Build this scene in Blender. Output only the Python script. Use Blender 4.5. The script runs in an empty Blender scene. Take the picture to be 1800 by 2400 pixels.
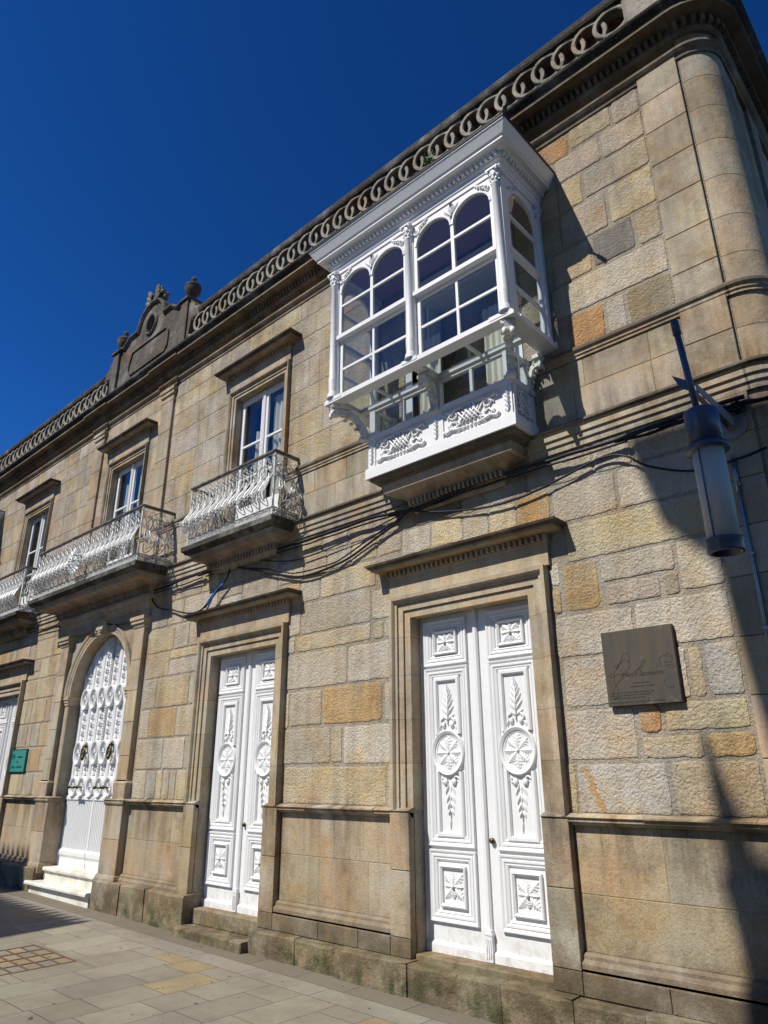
import bpy, bmesh, math, random
from mathutils import Vector, Matrix, noise
random.seed(7)
S = bpy.context.scene
C = S.collection
R = math.radians

# ------------------------------------------------------------------ camera
YAW, PITCH, ROLL = R(-42.451), R(20.739), R(-0.304)
CAM = Vector((0, -6, 1.65))
fwd = Vector((math.sin(YAW)*math.cos(PITCH), math.cos(YAW)*math.cos(PITCH), math.sin(PITCH)))
rgt = Vector((math.cos(YAW), -math.sin(YAW), 0))
upv = rgt.cross(fwd)
r2 = rgt*math.cos(ROLL) + upv*math.sin(ROLL)
u2 = -rgt*math.sin(ROLL) + upv*math.cos(ROLL)
cam = bpy.data.cameras.new('camera')
cam.sensor_width = 36; cam.sensor_fit = 'AUTO'
cam.lens = 1636.65*36/2400
cam.clip_start = .05; cam.clip_end = 2000
co = bpy.data.objects.new('camera', cam); C.objects.link(co)
m = Matrix((( r2.x, u2.x, -fwd.x, CAM.x), (r2.y, u2.y, -fwd.y, CAM.y), (r2.z, u2.z, -fwd.z, CAM.z), (0, 0, 0, 1)))
co.matrix_world = m
S.camera = co
S.render.resolution_x = 768; S.render.resolution_y = 1024

# ------------------------------------------------------------------ light
SUN = Vector((-.30, -1, 1.24)).normalized()
elev = math.asin(SUN.z); azim = math.atan2(SUN.x, SUN.y)
w = bpy.data.worlds.new('World'); S.world = w; w.use_nodes = True
nt = w.node_tree; nt.nodes.clear()
sky = nt.nodes.new('ShaderNodeTexSky'); sky.sky_type = 'NISHITA'; sky.sun_disc = False
sky.sun_elevation = elev; sky.sun_rotation = azim
sky.altitude = 0; sky.air_density = 1.0; sky.dust_density = 0.0; sky.ozone_density = 10.0
hs = nt.nodes.new('ShaderNodeHueSaturation'); hs.inputs['Saturation'].default_value = 1.08; hs.inputs['Hue'].default_value = .489; hs.inputs['Value'].default_value = .5
gmn = nt.nodes.new('ShaderNodeGamma'); gmn.inputs['Gamma'].default_value = 1.75
bg = nt.nodes.new('ShaderNodeBackground'); bg.inputs['Strength'].default_value = .115
ow = nt.nodes.new('ShaderNodeOutputWorld')
nt.links.new(sky.outputs[0], hs.inputs['Color']); nt.links.new(hs.outputs[0], gmn.inputs[0]); nt.links.new(gmn.outputs[0], bg.inputs[0]); nt.links.new(bg.outputs[0], ow.inputs[0])
sl = bpy.data.lights.new('sun', 'SUN'); sl.energy = 5.0; sl.angle = R(.42); sl.color = (1, .95, .86)
so = bpy.data.objects.new('sun', sl); C.objects.link(so)
so.rotation_euler = (-SUN).to_track_quat('-Z', 'Y').to_euler(); so.location = (0, -10, 30)
S.view_settings.view_transform = 'Standard'; S.view_settings.look = 'None'
S.view_settings.exposure = .18; S.view_settings.gamma = 1
S.render.engine = 'CYCLES'
S.cycles.max_bounces = 8; S.cycles.transparent_max_bounces = 16

# ------------------------------------------------------------------ helpers
def T(o, label=None, cat=None, group=None, kind=None):
    if label: o['label'] = label
    if cat: o['category'] = cat
    if group: o['group'] = group
    if kind: o['kind'] = kind
    return o
def empty(name, loc=(0, 0, 0)):
    o = bpy.data.objects.new(name, None); C.objects.link(o); o.location = loc; o.empty_display_size = .3
    return o
ident = lambda a, b, h: (a, b, h)           # plan sweeps: path in x,y; h = z
front = lambda a, b, h: (a, -h, b)          # elevation sweeps: path in x,z; h = towards the street
class MB:
    def __init__(s):
        s.v = []; s.f = []; s.c = []; s.sm = []; s.col = (.5, .5, .5); s.smooth = False; s.mp = None
    def V(s, p):
        if s.mp: p = s.mp(*p)
        s.v.append(tuple(p)); return len(s.v)-1
    def F(s, idx, col=None):
        s.f.append(tuple(idx)); s.c.append(col or s.col); s.sm.append(s.smooth)
    def box(s, x0, x1, y0, y1, z0, z1, col=None):
        b = [s.V(p) for p in ((x0,y0,z0),(x1,y0,z0),(x1,y1,z0),(x0,y1,z0),(x0,y0,z1),(x1,y0,z1),(x1,y1,z1),(x0,y1,z1))]
        for q in ((0,3,2,1),(4,5,6,7),(0,1,5,4),(1,2,6,5),(2,3,7,6),(3,0,4,7)): s.F([b[i] for i in q], col)
    def bevbox(s, x0, x1, y0, y1, z0, z1, e=.006, col=None):   # box whose front (min y) edges are chamfered
        o = [s.V(p) for p in ((x0,y1,z0),(x1,y1,z0),(x1,y1,z1),(x0,y1,z1))]
        m_ = [s.V(p) for p in ((x0,y0+e,z0),(x1,y0+e,z0),(x1,y0+e,z1),(x0,y0+e,z1))]
        i_ = [s.V(p) for p in ((x0+e,y0,z0+e),(x1-e,y0,z0+e),(x1-e,y0,z1-e),(x0+e,y0,z1-e))]
        for k in range(4):
            j = (k+1) % 4
            s.F((o[k], o[j], m_[j], m_[k]), col); s.F((m_[k], m_[j], i_[j], i_[k]), col)
        s.F(i_, col); s.F(o[::-1], col)
    def prism(s, pts, ax, a0, a1, col=None):   # polygon extruded along axis 'x','y' or 'z'
        def P(p, a): return (a, p[0], p[1]) if ax == 'x' else (p[0], a, p[1]) if ax == 'y' else (p[0], p[1], a)
        A = [s.V(P(p, a0)) for p in pts]; B = [s.V(P(p, a1)) for p in pts]; n = len(pts)
        for i in range(n): s.F((A[i], A[(i+1) % n], B[(i+1) % n], B[i]), col)
        s.F(A[::-1], col); s.F(B, col)
    def sweep(s, path, prof, mp=ident, closed=False, cols=None, caps=True, openprof=False, pc=None):
        n = len(path); rings = []
        for i in range(n):
            p = Vector(path[i])
            a = (p - Vector(path[i-1])).normalized() if (i > 0 or closed) else None
            b = (Vector(path[(i+1) % n]) - p).normalized() if (i < n-1 or closed) else None
            if a is None: a = b
            if b is None: b = a
            na = Vector((-a.y, a.x)); nb = Vector((-b.y, b.x))
            mm = (na+nb) / max(.15, 1+na.dot(nb))
            rings.append([s.V(mp(p.x+o*mm.x, p.y+o*mm.y, h)) for o, h in prof])
        k = len(prof); m2 = n if closed else n-1
        for i in range(m2):
            c = cols[i % len(cols)] if cols else None
            r0, r1 = rings[i], rings[(i+1) % n]
            for j in range(k-1 if openprof else k):
                s.F((r0[j], r1[j], r1[(j+1) % k], r0[(j+1) % k]), (pc or {}).get(j, c))
        if caps and not closed and not openprof:
            s.F(rings[0], cols[0] if cols else None); s.F(rings[-1][::-1], cols[-1] if cols else None)
    def tube(s, pts, r, n=6, closed=False, taper=None, col=None, flat=None):
        pts = [Vector(p) for p in pts]; m2 = len(pts); rings = []
        old = s.smooth; s.smooth = n > 4
        t0 = (pts[1]-pts[0]).normalized(); up = Vector((0, 0, 1)) if abs(t0.z) < .9 else Vector((0, 1, 0))
        nn = t0.cross(up).normalized()
        for i in range(m2):
            a = pts[i-1] if (i or closed) else pts[0]; b = pts[(i+1) % m2] if (i < m2-1 or closed) else pts[-1]
            t = (b-a).normalized(); nn = (nn - t*nn.dot(t)).normalized(); bb = t.cross(nn)
            rr = r*(taper[i] if taper else 1)
            rings.append([s.V(pts[i] + (nn*math.cos(2*math.pi*k/n) + bb*math.sin(2*math.pi*k/n))*rr) for k in range(n)])
        for i in range(m2 if closed else m2-1):
            for k in range(n): s.F((rings[i][k], rings[i][(k+1) % n], rings[(i+1) % m2][(k+1) % n], rings[(i+1) % m2][k]), col)
        if not closed: s.F(rings[0][::-1], col); s.F(rings[-1], col)
        s.smooth = old
    def lathe(s, prof, cx, cy, n=20, col=None, smooth=True, flute=0):
        old = s.smooth; s.smooth = smooth; rings = []
        for r, z in prof:
            rings.append([s.V((cx+r*(1-(flute if k % 2 else 0))*math.cos(2*math.pi*k/n), cy+r*(1-(flute if k % 2 else 0))*math.sin(2*math.pi*k/n), z)) for k in range(n)])
        for i in range(len(prof)-1):
            for k in range(n): s.F((rings[i][k], rings[i][(k+1) % n], rings[i+1][(k+1) % n], rings[i+1][k]), col)
        s.F(rings[0][::-1], col); s.F(rings[-1], col); s.smooth = old
    def ball(s, c, r, sc=(1, 1, 1), n=8, col=None):
        old = s.smooth; s.smooth = True; m2 = n//2; rings = []
        for i in range(1, m2):
            t = math.pi*i/m2
            rings.append([s.V((c[0]+sc[0]*r*math.sin(t)*math.cos(2*math.pi*k/n), c[1]+sc[1]*r*math.sin(t)*math.sin(2*math.pi*k/n), c[2]+sc[2]*r*math.cos(t))) for k in range(n)])
        a = s.V((c[0], c[1], c[2]+sc[2]*r)); b = s.V((c[0], c[1], c[2]-sc[2]*r))
        for k in range(n):
            s.F((a, rings[0][k], rings[0][(k+1) % n]), col); s.F((b, rings[-1][(k+1) % n], rings[-1][k]), col)
            for i in range(len(rings)-1): s.F((rings[i][k], rings[i+1][k], rings[i+1][(k+1) % n], rings[i][(k+1) % n]), col)
        s.smooth = old
    def leaf(s, x, z, y, ang, L, W, h, lobes=0):          # carved leaf lying on plane y, standing h proud
        d = (math.cos(ang), math.sin(ang)); q = (-d[1], d[0])
        n = 11 if lobes else 7; L_ = []; R_ = []; M_ = []
        for i in range(n+1):
            t = i/n; wd = W*.5*math.sin(math.pi*min(1, t*.95+.05))**.8*(1+(.34 if lobes and i % 2 else -.12 if lobes else 0))
            hx = x+d[0]*L*t; hz = z+d[1]*L*t
            sw = L*.06 if (lobes and i % 2) else 0
            M_.append(s.V((hx, y-h*(.55+.6*math.sin(math.pi*t)), hz)))
            L_.append(s.V((hx+q[0]*wd+d[0]*sw, y-.15*h, hz+q[1]*wd+d[1]*sw))); R_.append(s.V((hx-q[0]*wd+d[0]*sw, y-.15*h, hz-q[1]*wd+d[1]*sw)))
        for i in range(n):
            s.F((L_[i], L_[i+1], M_[i+1], M_[i])); s.F((M_[i], M_[i+1], R_[i+1], R_[i]))
        # skirts down to the ground plane
        for A in (L_, R_):
            B = [s.V2(a, y+.003) for a in A]
            for i in range(n): s.F((A[i], A[i+1], B[i+1], B[i]))
    def V2(s, i, y):
        if s.mp:                                   # mapped meshes keep the lifted skirt very thin
            return i
        p = s.v[i]; s.v.append((p[0], y, p[2])); return len(s.v)-1
    def build(s, name, mat, parent=None, recalc=True):
        me = bpy.data.meshes.new(name)
        fs = [f for f in s.f]; me.from_pydata(s.v, [], fs)
        me.polygons.foreach_set('use_smooth', s.sm)
        at = me.color_attributes.new('Col', 'FLOAT_COLOR', 'CORNER')
        buf = []
        for f, c in zip(s.f, s.c): buf += [c[0], c[1], c[2], 1.0]*len(f)
        at.data.foreach_set('color', buf)
        if recalc:
            bm = bmesh.new(); bm.from_mesh(me); bmesh.ops.recalc_face_normals(bm, faces=bm.faces); bm.to_mesh(me); bm.free()
        me.materials.append(mat); me.update()
        o = bpy.data.objects.new(name, me); C.objects.link(o)
        if parent: o.parent = parent
        return o
def dup(o, parent=None, dx=0, dy=0, dz=0, deep=True, mat=None):
    c = o.copy(); C.objects.link(c); c.parent = parent
    if mat is not None: c.matrix_local = mat
    else: c.location = (o.location.x+dx, o.location.y+dy, o.location.z+dz)
    if deep:
        for ch in list(o.children): dup(ch, c)
    return c

# ------------------------------------------------------------------ materials
class NM:
    def __init__(s, name):
        s.m = bpy.data.materials.new(name); s.m.use_nodes = True; s.t = s.m.node_tree; s.t.nodes.clear()
        s.o = s.n('ShaderNodeOutputMaterial'); s.b = s.n('ShaderNodeBsdfPrincipled'); s.t.links.new(s.b.outputs[0], s.o.inputs[0])
        s.pos = s.n('ShaderNodeNewGeometry').outputs['Position']
    def n(s, t, **k):
        x = s.t.nodes.new(t)
        for a, b in k.items(): setattr(x, a, b)
        return x
    def L(s, a, b): s.t.links.new(a, b)
    def noise(s, scale, detail=4, rough=.55, stretch=None, off=0):
        src = s.pos
        if stretch or off:
            mp = s.n('ShaderNodeMapping'); s.L(src, mp.inputs[0]); mp.inputs['Scale'].default_value = stretch or (1, 1, 1); mp.inputs['Location'].default_value = (off, off*.7, off*1.3); src = mp.outputs[0]
        x = s.n('ShaderNodeTexNoise'); s.L(src, x.inputs['Vector']); x.inputs['Scale'].default_value = scale
        x.inputs['Detail'].default_value = detail; x.inputs['Roughness'].default_value = rough
        return x.outputs['Fac']
    def ramp(s, f, a, b, lo=0., hi=1.):
        x = s.n('ShaderNodeMapRange'); s.L(f, x.inputs[0]); x.inputs[1].default_value = a; x.inputs[2].default_value = b
        x.inputs[3].default_value = lo; x.inputs[4].default_value = hi; return x.outputs[0]
    def mix(s, f, a, b, mode='MIX'):
        x = s.n('ShaderNodeMix', data_type='RGBA', blend_type=mode)
        for i, q in ((0, f), (6, a), (7, b)):
            if isinstance(q, (int, float)): x.inputs[i].default_value = q
            elif isinstance(q, tuple): x.inputs[i].default_value = (*q, 1)
            else: s.L(q, x.inputs[i])
        return x.outputs[2]
    def math(s, op, a, b=0.):
        x = s.n('ShaderNodeMath', operation=op)
        for i, q in ((0, a), (1, b)):
            if isinstance(q, (int, float)): x.inputs[i].default_value = q
            else: s.L(q, x.inputs[i])
        return x.outputs[0]
    def z(s):
        x = s.n('ShaderNodeSeparateXYZ'); s.L(s.pos, x.inputs[0]); return x.outputs[2]
    def attr(s):
        x = s.n('ShaderNodeAttribute', attribute_name='Col'); return x.outputs['Color']
    def bump(s, parts):
        h = None; nrm = None
        for f, dist, st in parts:
            b = s.n('ShaderNodeBump'); s.L(f, b.inputs['Height']); b.inputs['Distance'].default_value = dist; b.inputs['Strength'].default_value = st
            if nrm: s.L(nrm, b.inputs['Normal'])
            nrm = b.outputs[0]
        s.L(nrm, s.b.inputs['Normal'])
    def done(s, col, rough=.8, metal=0., spec=.3):
        if isinstance(col, tuple): s.b.inputs['Base Color'].default_value = (*col, 1)
        else: s.L(col, s.b.inputs['Base Color'])
        if isinstance(rough, (int, float)): s.b.inputs['Roughness'].default_value = rough
        else: s.L(rough, s.b.inputs['Roughness'])
        s.b.inputs['Metallic'].default_value = metal; s.b.inputs['Specular IOR Level'].default_value = spec
        return s.m
def stone(name, bumpy, fine, streak=.35, moss=0., lichen=0., grime=.55):
    k = NM(name); c = k.attr()
    big = k.noise(1.9, 6, .68); c = k.mix(k.ramp(big, .42, .66, 0, .75), c, k.mix(1., c, (1.04, .82, .56), 'MULTIPLY'))
    gy_ = k.noise(1.5, 6, .68, off=31); c = k.mix(k.ramp(gy_, .50, .66, 0, .42), c, (.46, .44, .39))
    or_ = k.noise(1.3, 7, .72, off=51, stretch=(1, 1, .7)); c = k.mix(k.ramp(or_, .60, .70, 0, .55), c, (.44, .26, .10))
    if bumpy > .6:
        sx_ = k.n('ShaderNodeSeparateXYZ'); k.L(k.pos, sx_.inputs[0]); lin = k.math('ADD', k.math('ADD', sx_.outputs[0], k.math('MULTIPLY', sx_.outputs[2], .32)), 2.55)
        lin = k.math('ABSOLUTE', k.math('ADD', lin, k.math('MULTIPLY', k.math('SUBTRACT', k.noise(6, 4, .7, off=77), .5), .22)))
        mz_ = k.math('MULTIPLY', k.ramp(sx_.outputs[2], 1.34, 1.38), k.ramp(sx_.outputs[2], 1.76, 1.70)); c = k.mix(k.math('MULTIPLY', k.ramp(lin, .045, .02, 0, .75), mz_), c, (.50, .27, .08))
    gm_ = k.noise(1.05, 8, .76, off=21, stretch=(1, 1, .75)); c = k.mix(k.ramp(gm_, .50, .70, 0, grime), c, k.mix(1., c, (.42, .37, .31), 'MULTIPLY'))
    zt_ = k.z(); up_ = k.noise(2.2, 6, .7, off=41); c = k.mix(k.math('MULTIPLY', k.ramp(zt_, 5.2, 8.9, .12, .6), k.ramp(up_, .40, .62, .05, 1)), c, k.mix(1., c, (.40, .37, .33), 'MULTIPLY'))
    pat = k.noise(5.5, 5, .7, off=3.1); c = k.mix(k.ramp(pat, .52, .72, 0, .5), c, k.mix(1., c, (.66, .64, .62), 'MULTIPLY'))
    gr = k.noise(150, 2, .7); c = k.mix(1., c, k.mix(k.ramp(gr, .3, .7, 0, 1), (.78, .78, .78), (1.16, 1.16, 1.15)), 'MULTIPLY')
    g2 = k.noise(55, 3, .75, off=5); c = k.mix(k.ramp(g2, .56, .68, 0, .5), c, (.12, .10, .085))
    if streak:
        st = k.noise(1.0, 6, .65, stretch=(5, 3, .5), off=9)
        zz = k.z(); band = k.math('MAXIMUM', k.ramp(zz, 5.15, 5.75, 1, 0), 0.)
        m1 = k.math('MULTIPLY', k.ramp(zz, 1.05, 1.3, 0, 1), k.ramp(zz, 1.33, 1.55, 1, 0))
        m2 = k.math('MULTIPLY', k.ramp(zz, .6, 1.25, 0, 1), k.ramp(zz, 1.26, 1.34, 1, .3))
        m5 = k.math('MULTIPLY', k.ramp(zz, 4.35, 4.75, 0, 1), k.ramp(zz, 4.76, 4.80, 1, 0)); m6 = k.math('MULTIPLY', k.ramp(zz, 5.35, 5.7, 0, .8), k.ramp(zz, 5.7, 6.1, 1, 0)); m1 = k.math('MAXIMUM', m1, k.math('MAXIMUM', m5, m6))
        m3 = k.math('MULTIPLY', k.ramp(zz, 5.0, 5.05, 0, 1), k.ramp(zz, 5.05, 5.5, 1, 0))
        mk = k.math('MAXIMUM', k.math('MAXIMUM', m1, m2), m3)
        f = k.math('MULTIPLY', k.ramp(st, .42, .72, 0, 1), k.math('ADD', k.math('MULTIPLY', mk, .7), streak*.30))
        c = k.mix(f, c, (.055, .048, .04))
    if moss:
        zz = k.z(); mn = k.noise(4, 6, .7, off=2)
        f = k.math('MULTIPLY', k.ramp(mn, .40, .62, 0, 1), k.ramp(zz, .22, -.12, 0, moss))
        c = k.mix(f, c, (.058, .066, .026))
        dn = k.noise(2.6, 5, .65, off=12); f2 = k.math('MULTIPLY', k.ramp(dn, .42, .64, 0, 1), k.ramp(zz, .6, .0, .0, .75)); c = k.mix(f2, c, (.085, .058, .035))
    if lichen:
        ln = k.noise(9, 6, .75, off=6); c = k.mix(k.ramp(ln, .5, .66, 0, lichen), c, (.035, .032, .028))
        l2 = k.noise(17, 5, .7, off=16); c = k.mix(k.ramp(l2, .6, .7, 0, .6 if lichen < .9 else .28), c, (.33, .31, .22))
    v = k.n('ShaderNodeTexVoronoi'); k.L(k.pos, v.inputs['Vector']); v.inputs['Scale'].default_value = 34
    if bumpy: k.bump([(k.ramp(k.noise(44, 3, .65), .34, .60), .014, bumpy), (k.noise(9, 4, .6, off=8), .03, bumpy*.6), (v.outputs['Distance'], .010, bumpy*.6), (gr, .004, .7)])
    else: k.bump([(k.noise(5, 6, .7, off=3), .02, .35), (k.noise(22, 6, .7), .008, .7), (gr, .003, fine)])
    return k.done(c, .92, spec=.2)
M = {}
M['rough'] = stone('rough_granite', .62, .5, .42, grime=.62)
M['dressed'] = stone('dressed_granite', 0, .7, .6, moss=.0, grime=.85)
M['plinth'] = stone('plinth_granite', .22, .7, .9, moss=.9, grime=1.)
M['footing'] = stone('footing_granite', .4, .6, .6, moss=1., grime=.9)
M['lichen'] = stone('weathered_parapet_granite', .30, .6, 0, lichen=.58)
M['lichen_dark'] = stone('blackened_granite', .3, .6, 0, lichen=.97)
M['soot'] = stone('sooty_granite', 0, .7, .6, lichen=.62, grime=.9)
k = NM('white_paint'); n1 = k.noise(3, 5, .6); n2 = k.noise(1.5, 5, .7, stretch=(9, 9, .8), off=4)
c = k.mix(k.ramp(n1, .45, .75, 0, .35), (.74, .745, .75), (.64, .64, .63)); c = k.mix(k.ramp(n2, .56, .74, 0, .35), c, (.56, .54, .48)); n3 = k.noise(14, 6, .75, off=9); zz = k.z(); c = k.mix(k.math('MULTIPLY', k.ramp(n3, .46, .62, 0, 1), k.ramp(zz, .45, .04, .06, .5)), c, (.36, .32, .25)); c = k.mix(k.ramp(k.noise(38, 4, .7, off=5), .64, .70, 0, .35), c, (.48, .46, .42))
k.bump([(k.noise(60, 3, .6, stretch=(1, 1, .25)), .0012, .5)]); M['white'] = k.done(c, .42, spec=.4)
k = NM('old_white_paint'); n1 = k.noise(7, 6, .7); c = k.mix(k.ramp(n1, .48, .66, 0, .8), (.74, .73, .69), (.40, .37, .31)); n3 = k.noise(19, 4, .7, off=3); c = k.mix(k.ramp(n3, .66, .72, 0, .9), c, (.16, .12, .09))
k.bump([(k.noise(30, 4, .7), .003, .6)]); M['oldwhite'] = k.done(c, .5, spec=.35)
k = NM('white_iron_paint'); n1 = k.noise(16, 5, .7); c = k.mix(k.ramp(n1, .44, .66, 0, .8), (.66, .66, .64), (.30, .285, .26)); M['iron'] = k.done(c, .38, spec=.5)
k = NM('rusty_handrail'); n1 = k.noise(9, 5, .7); M['rail'] = k.done(k.mix(k.ramp(n1, .4, .6), (.06, .048, .04), (.17, .15, .13)), .6)
k = NM('marble'); n1 = k.noise(2.2, 7, .7); M['marble'] = k.done(k.mix(k.ramp(n1, .45, .62, 0, 1), (.72, .70, .64), (.52, .47, .37)), .45, spec=.4)
k = NM('black_cable'); M['cable'] = k.done((.012, .012, .013), .45)
k = NM('blue_cable'); M['bluecable'] = k.done((.02, .10, .30), .4)
k = NM('galvanised_conduit'); n1 = k.noise(12, 4); M['pipe'] = k.done(k.mix(n1, (.25, .26, .28), (.45, .46, .48)), .32, metal=.8)
k = NM('steel_blue_paint'); M['lampsteel'] = k.done((.085, .10, .15), .36, metal=.25, spec=.5)
k = NM('lamp_cream_paint'); M['lampcream'] = k.done((.26, .255, .24), .4)
k = NM('opal_glass'); k.b.inputs['Subsurface Weight'].default_value = .2; M['opal'] = k.done((.62, .545, .46), .6, spec=.3)
k = NM('dark_lead'); M['lead'] = k.done((.03, .032, .035), .5)
k = NM('bronze'); n1 = k.noise(4, 5, .6, stretch=(5, 1, .8)); n2 = k.noise(11, 5, .6, off=4)
c = k.mix(k.ramp(n1, .4, .62), (.10, .080, .055), (.072, .068, .058)); c = k.mix(k.ramp(n2, .62, .74, 0, .6), c, (.17, .17, .16)); M['bronze'] = k.done(c, .5, metal=.25)
k = NM('engraving_dark'); M['engrave'] = k.done((.030, .024, .018), .6)
k = NM('green_plate'); n1 = k.noise(10, 3); M['green'] = k.done(k.mix(n1, (.025, .19, .17), (.045, .24, .21)), .35)
k = NM('green_plate_border'); M['greendark'] = k.done((.015, .05, .035), .4)
k = NM('green_lettering'); M['letters'] = k.done((.006, .03, .03), .5)
k = NM('dark_brass'); n1 = k.noise(30, 4); M['brass'] = k.done(k.mix(k.ramp(n1, .4, .6), (.035, .028, .012), (.16, .12, .04)), .38, metal=.7)
k = NM('room_dark'); M['room'] = k.done((.24, .225, .20), .9)
k = NM('curtain_cloth'); n1 = k.noise(30, 3, stretch=(1, 1, .1)); M['curtain'] = k.done(k.mix(n1, (.62, .58, .48), (.78, .75, .66)), .9)
k = NM('blue_roof_lining'); M['ceiling'] = k.done((.32, .22, .24), .7)
k = NM('render_wall'); n1 = k.noise(3, 5); M['render'] = k.done(k.mix(n1, (.35, .33, .29), (.42, .39, .34)), .9)
k = NM('roof_tile'); n1 = k.noise(5, 5); M['tile'] = k.done(k.mix(n1, (.22, .09, .05), (.33, .15, .09)), .85)
k = NM('leaf_green'); M['weed'] = k.done((.07, .13, .03), .6)
k = NM('rust'); n1 = k.noise(20, 4); M['rust'] = k.done(k.mix(n1, (.09, .045, .025), (.17, .10, .06)), .8)
k = NM('paving'); c = k.attr(); g = k.noise(120, 2, .7); c = k.mix(1., c, k.mix(k.ramp(g, .3, .7), (.80, .80, .80), (1.15, 1.15, 1.15)), 'MULTIPLY')
b_ = k.noise(1.3, 6, .65); c = k.mix(1., c, (1.03, .99, .88), 'MULTIPLY'); c = k.mix(k.ramp(b_, .42, .68, 0, .6), c, (.14, .12, .09)); st_ = k.noise(5, 7, .75, off=17); c = k.mix(k.ramp(st_, .5, .7, 0, .45), c, (.15, .135, .105)); sp = k.noise(9, 2, .5, off=7); c = k.mix(k.ramp(sp, .71, .74, 0, .8), c, (.04, .035, .03))
k.bump([(g, .002, .4), (k.noise(12, 5, .6), .005, .4)]); M['paving'] = k.done(c, .8, spec=.3)
k = NM('joint_dirt'); M['joint'] = k.done((.07, .06, .045), .95)
# window glass: clear film with mirror reflection growing at grazing angles
gm = bpy.data.materials.new('window_glass'); gm.use_nodes = True; t = gm.node_tree; t.nodes.clear()
o_ = t.nodes.new('ShaderNodeOutputMaterial'); mx = t.nodes.new('ShaderNodeMixShader'); tr = t.nodes.new('ShaderNodeBsdfTransparent'); gl = t.nodes.new('ShaderNodeBsdfGlossy')
gl.inputs['Roughness'].default_value = 0.01; fr = t.nodes.new('ShaderNodeFresnel'); fr.inputs['IOR'].default_value = 1.55
ma = t.nodes.new('ShaderNodeMath'); ma.operation = 'MULTIPLY_ADD'; ma.inputs[1].default_value = 1.15; ma.inputs[2].default_value = .0; ma.use_clamp = True
geo = t.nodes.new('ShaderNodeNewGeometry'); inv = t.nodes.new('ShaderNodeMath'); inv.operation = 'SUBTRACT'; inv.inputs[0].default_value = 1; mu = t.nodes.new('ShaderNodeMath'); mu.operation = 'MULTIPLY'
t.links.new(geo.outputs['Backfacing'], inv.inputs[1]); t.links.new(inv.outputs[0], mu.inputs[1])
tr.inputs[0].default_value = (.86, .89, .9, 1); gl.inputs[0].default_value = (1, 1, 1, 1)
t.links.new(fr.outputs[0], ma.inputs[0]); t.links.new(ma.outputs[0], mu.inputs[0]); t.links.new(mu.outputs[0], mx.inputs[0]); t.links.new(tr.outputs[0], mx.inputs[1]); t.links.new(gl.outputs[0], mx.inputs[2]); t.links.new(mx.outputs[0], o_.inputs[0])
M['glass'] = gm

PAL = dict(w=(.60,.555,.465), l=(.53,.475,.385), g=(.46,.42,.34), y=(.54,.455,.31), c=(.59,.515,.35), o=(.52,.37,.19), O=(.48,.29,.14),
           p=(.50,.42,.34), s=(.52,.495,.44), b=(.45,.45,.415), k=(.20,.195,.19), d=(.30,.25,.155))
DR = [(.48,.41,.30), (.45,.38,.28), (.50,.43,.325), (.43,.365,.27), (.47,.39,.275), (.45,.40,.315)]
def jit(c, a=.05):
    f = 1+random.uniform(-a, a); return tuple(max(0, x*f*(1+random.uniform(-a*.3, a*.3))) for x in c)

# ------------------------------------------------------------------ the facade
CX = -12.485                       # centre of the arched door
house = empty('townhouse', (-8, 0, 0)); house.location = (0, 0, 0)
T(house, 'granite townhouse with white carved doors, glazed white bay and ring-pattern parapet', 'building')
XL, XR = -34.0, -1.22
doors = [(-5.09, -3.54), (-8.99, -7.47), (2*CX+7.47, 2*CX+8.99), (2*CX+3.54, 2*CX+5.09)]
wins = [(-8.86, -7.58), (CX-.64, CX+.64), (2*CX+7.58, 2*CX+8.86)]
bays = [(-4.98, -3.46), (2*CX+3.46, 2*CX+4.98)]
OPEN = [(a, b, -1, 3.34) for a, b in doors] + [(CX-1.065, CX+1.065, -1, 3.085)] + [(a, b, 5.04, 7.64) for a, b in wins] + [(a, b, 5.04, 7.7) for a, b in bays]
ARCH_R = 1.065
def in_open(x0, x1, z0, z1, mx=0, mt=0):
    for a, b, c, d in OPEN:
        if x0 < b+mx-1e-4 and x1 > a-mx+1e-4 and z0 < d+mt-1e-4 and z1 > c+1e-4: return (a, b, c, d)
    return None
W = MB()
MORT = (.40, .365, .30)
OP2 = OPEN + [(CX-1.065, CX+1.065, 3.085, 4.2)]
xs = sorted(set([XL, XR] + [v for o in OPEN for v in o[:2]])); zs = [-.8, 3.085, 3.34, 4.2, 5.04, 7.64, 7.7, 8.85]
for i in range(len(xs)-1):
    for j in range(len(zs)-1):
        xm, zm = (xs[i]+xs[i+1])/2, (zs[j]+zs[j+1])/2
        if any(a < xm < b and c_ < zm < d for a, b, c_, d in OP2): continue
        W.box(xs[i], xs[i+1], 0, .45, zs[j], zs[j+1], MORT)
W.box(XL, XR, .05, .45, 8.85, 9.3, MORT)
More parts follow.
